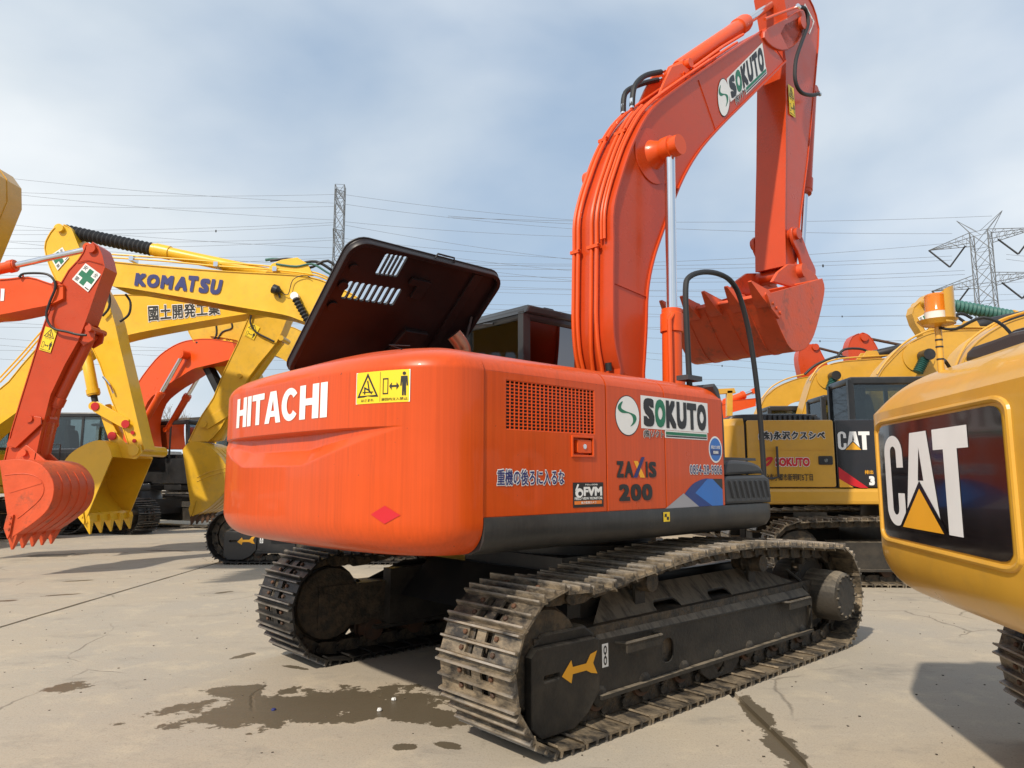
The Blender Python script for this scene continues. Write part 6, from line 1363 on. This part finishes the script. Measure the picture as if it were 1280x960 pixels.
for (u0, v0, u1, v1, D) in [(-40, 217, 419, 254, 150), (-40, 238, 419, 243, 150), (-40, 236, 419, 275, 150), (-40, 253, 419, 258, 150), (-40, 275, 419, 310, 150), (-40, 287, 419, 278, 150), (-40, 293, 419, 281, 150), (-40, 300, 419, 297, 150), (-40, 297, 419, 332, 150), (-40, 310, 419, 300, 150), (-40, 318, 419, 318, 150), (-40, 330, 419, 322, 150), (-40, 342, 419, 348, 150),
        (429, 243, 730, 276, 150), (429, 255, 730, 287, 150), (429, 277, 730, 296, 150), (429, 281, 730, 326, 150), (429, 298, 730, 324, 150), (429, 302, 730, 340, 150), (429, 312, 730, 352, 150), (419, 320, 730, 330, 150),
        (560, 272, 1240, 270, 126), (560, 270, 1190, 292, 126), (730, 330, 1206, 302, 126), (520, 330, 1190, 320, 126), (520, 334, 1190, 325, 126), (620, 345, 1206, 338, 126), (620, 350, 1206, 343, 126), (1258, 318, 1330, 322, 126), (1258, 324, 1330, 330, 126),
        (480, 352, 1200, 362, 200), (480, 360, 1330, 366, 200), (480, 358, 1330, 350, 200), (480, 377, 1330, 372, 200), (480, 380, 1330, 392, 200), (480, 388, 1330, 388, 200), (480, 402, 1330, 400, 200), (640, 398, 1330, 430, 200), (800, 422, 1330, 420, 200), (800, 440, 1330, 470, 200), (860, 474, 1330, 462, 200), (860, 481, 1330, 480, 200), (700, 436, 1100, 470, 200),
        (-40, 355, 300, 362, 200), (-40, 372, 330, 366, 200), (-40, 400, 430, 415, 200), (-40, 408, 430, 402, 200), (-40, 420, 430, 440, 200), (-40, 437, 430, 430, 200), (-40, 446, 430, 462, 200), (-40, 428, 430, 452, 200)]:
    a, c = world_at(u0, v0, D), world_at(u1, v1, D+6); ln = (c-a).length; pts = []
    for i in range(13): t = i/12; p = a.lerp(c, t); p.z -= ln*.010*4*t*(1-t); pts.append(tuple(p))
    rw = .032 if D < 180 else .040; ALLW.append(pts)
    tag(part('power_line', WIRE, None, gtube(pts, rw, 4, False)), 'thin grey power line strung across the sky', 'power line', 'power lines strung across the sky')
for k, i in ((6, 8), (9, 4), (24, 8), (25, 9), (27, 6), (31, 7), (35, 8), (38, 5), (42, 6), (45, 9)):
    p = Vector(ALLW[k][i]); tag(part('line_spacer', BLACK, None, gbox(p.x-.14, p.x+.14, p.y-.05, p.y+.05, p.z-.30, p.z+.22)), 'small dark spacer clamped on a power line', 'spacer', 'spacers on the power lines')
# far shed, wall and bare trees seen through the gap at the left
def shed(x, y, w_, d_, h_, label, m_, nwin):
    t = thing('shed', label, 'shed', (x, y, 0)); part('wall', m_, t, gbox(-w_/2, w_/2, -d_/2, d_/2, 0, h_)); part('roof', FRAME, t, gprism([(-w_/2-.4, h_), (w_/2+.4, h_), (w_/2+.4, h_+.25), (0, h_+1.1), (-w_/2-.4, h_+.25)], -d_/2-.4, d_/2+.4, bevel=.02))
    for i in range(nwin): xx = -w_/2+w_*(i+.5)/nwin; part('window', SL, t, gbox(xx-w_/nwin*.28, xx+w_/nwin*.28, -d_/2-.03, -d_/2-.005, h_*.45, h_*.75))
shed(-38, 92, 26, 10, 7.5, 'pale long shed far behind the orange boom at the left', GREYW, 9); shed(14, 110, 46, 12, 6.5, 'pale low shed far behind the row of excavators', GREYW, 14)
def bare_tree(x, y, H, seed, label):
    rr = random.Random(seed); t = thing('bare_tree', label, 'tree', (x, y, 0), 0, 'bare winter trees far behind the yard')
    tr = MB(); cr_ = MB()
    def br_(p, d, ln, r, dep):
        q_ = p+d*ln; (tr if dep < 2 else cr_).add(gtube([p, q_], [r, r*.62], 5 if dep < 2 else 3, False))
        if dep >= 5: return
        for k in range(3 if dep else 4):
            a = Vector((rr.uniform(-1, 1), rr.uniform(-1, 1), rr.uniform(-.2, 1))); nd = (d*.75+a*.62).normalized(); br_(p+d*ln*rr.uniform(.6, 1), nd, ln*rr.uniform(.6, .82), r*.6, dep+1)
    br_(Vector((0, 0, 0)), Vector((0, 0, 1)), H*.30, H*.018, 0)
    tr.build('trunk', BARK, t); cr_.build('crown', TWIG, t)
for i, (x, y, H) in enumerate([(-30.5, 66, 9.5), (-27.5, 70, 8.2), (-33.5, 64, 8.8), (-25.5, 76, 9.0), (-36.5, 72, 9.6), (-22.5, 80, 8)]): bare_tree(x, y, H, i+3, 'bare brown winter tree far behind the yard at the left')
# litter on the wet patch
for (u, v, r_, lb) in ((492, 876, .014, 'crumpled white scrap, upper one on the wet patch'), (474, 889, .014, 'crumpled white scrap, lower one on the wet patch')):
    p = gpt(u, v); rr = random.Random(int(u)); V, Fc = glathe((p[0], p[1], .0), (p[0], p[1], r_*1.4), [(0, r_*.7), (.4, r_), (.8, r_*.7), (1, .004)], 9); V = [(a+rr.uniform(-.5, .5)*r_*.6, b1*1+rr.uniform(-.5, .5)*r_*.6, max(0, c+rr.uniform(-.3, .3)*r_)) for a, b1, c in V]
    tag(part('paper_scrap', WHITE, None, (V, Fc), ang=10), lb, 'litter')
p = gpt(342, 888); tag(part('bottle_cap', NAVY, None, glathe((p[0], p[1], 0), (p[0], p[1], .012), [(0, .014), (.7, .014), (1, .010)], 12)), 'tiny dark blue bottle cap on the wet patch', 'bottle cap')
st = MB(); rr = random.Random(21)
for i in range(700):
    x = rr.uniform(-5.5, 5); y = rr.uniform(2.5, 13); s_ = rr.uniform(.002, .0055); V, Fc = gbox(x-s_, x+s_, y-s_, y+s_, -.002, s_*1.1); V = [(a+rr.uniform(-s_, s_)*.5, b1+rr.uniform(-s_, s_)*.5, c) for a, b1, c in V]; st.add((V, Fc))
o = st.build('grit', FRAME, None); o['kind'] = 'stuff'; o['label'] = 'loose grit scattered over the concrete'; o['category'] = 'grit'
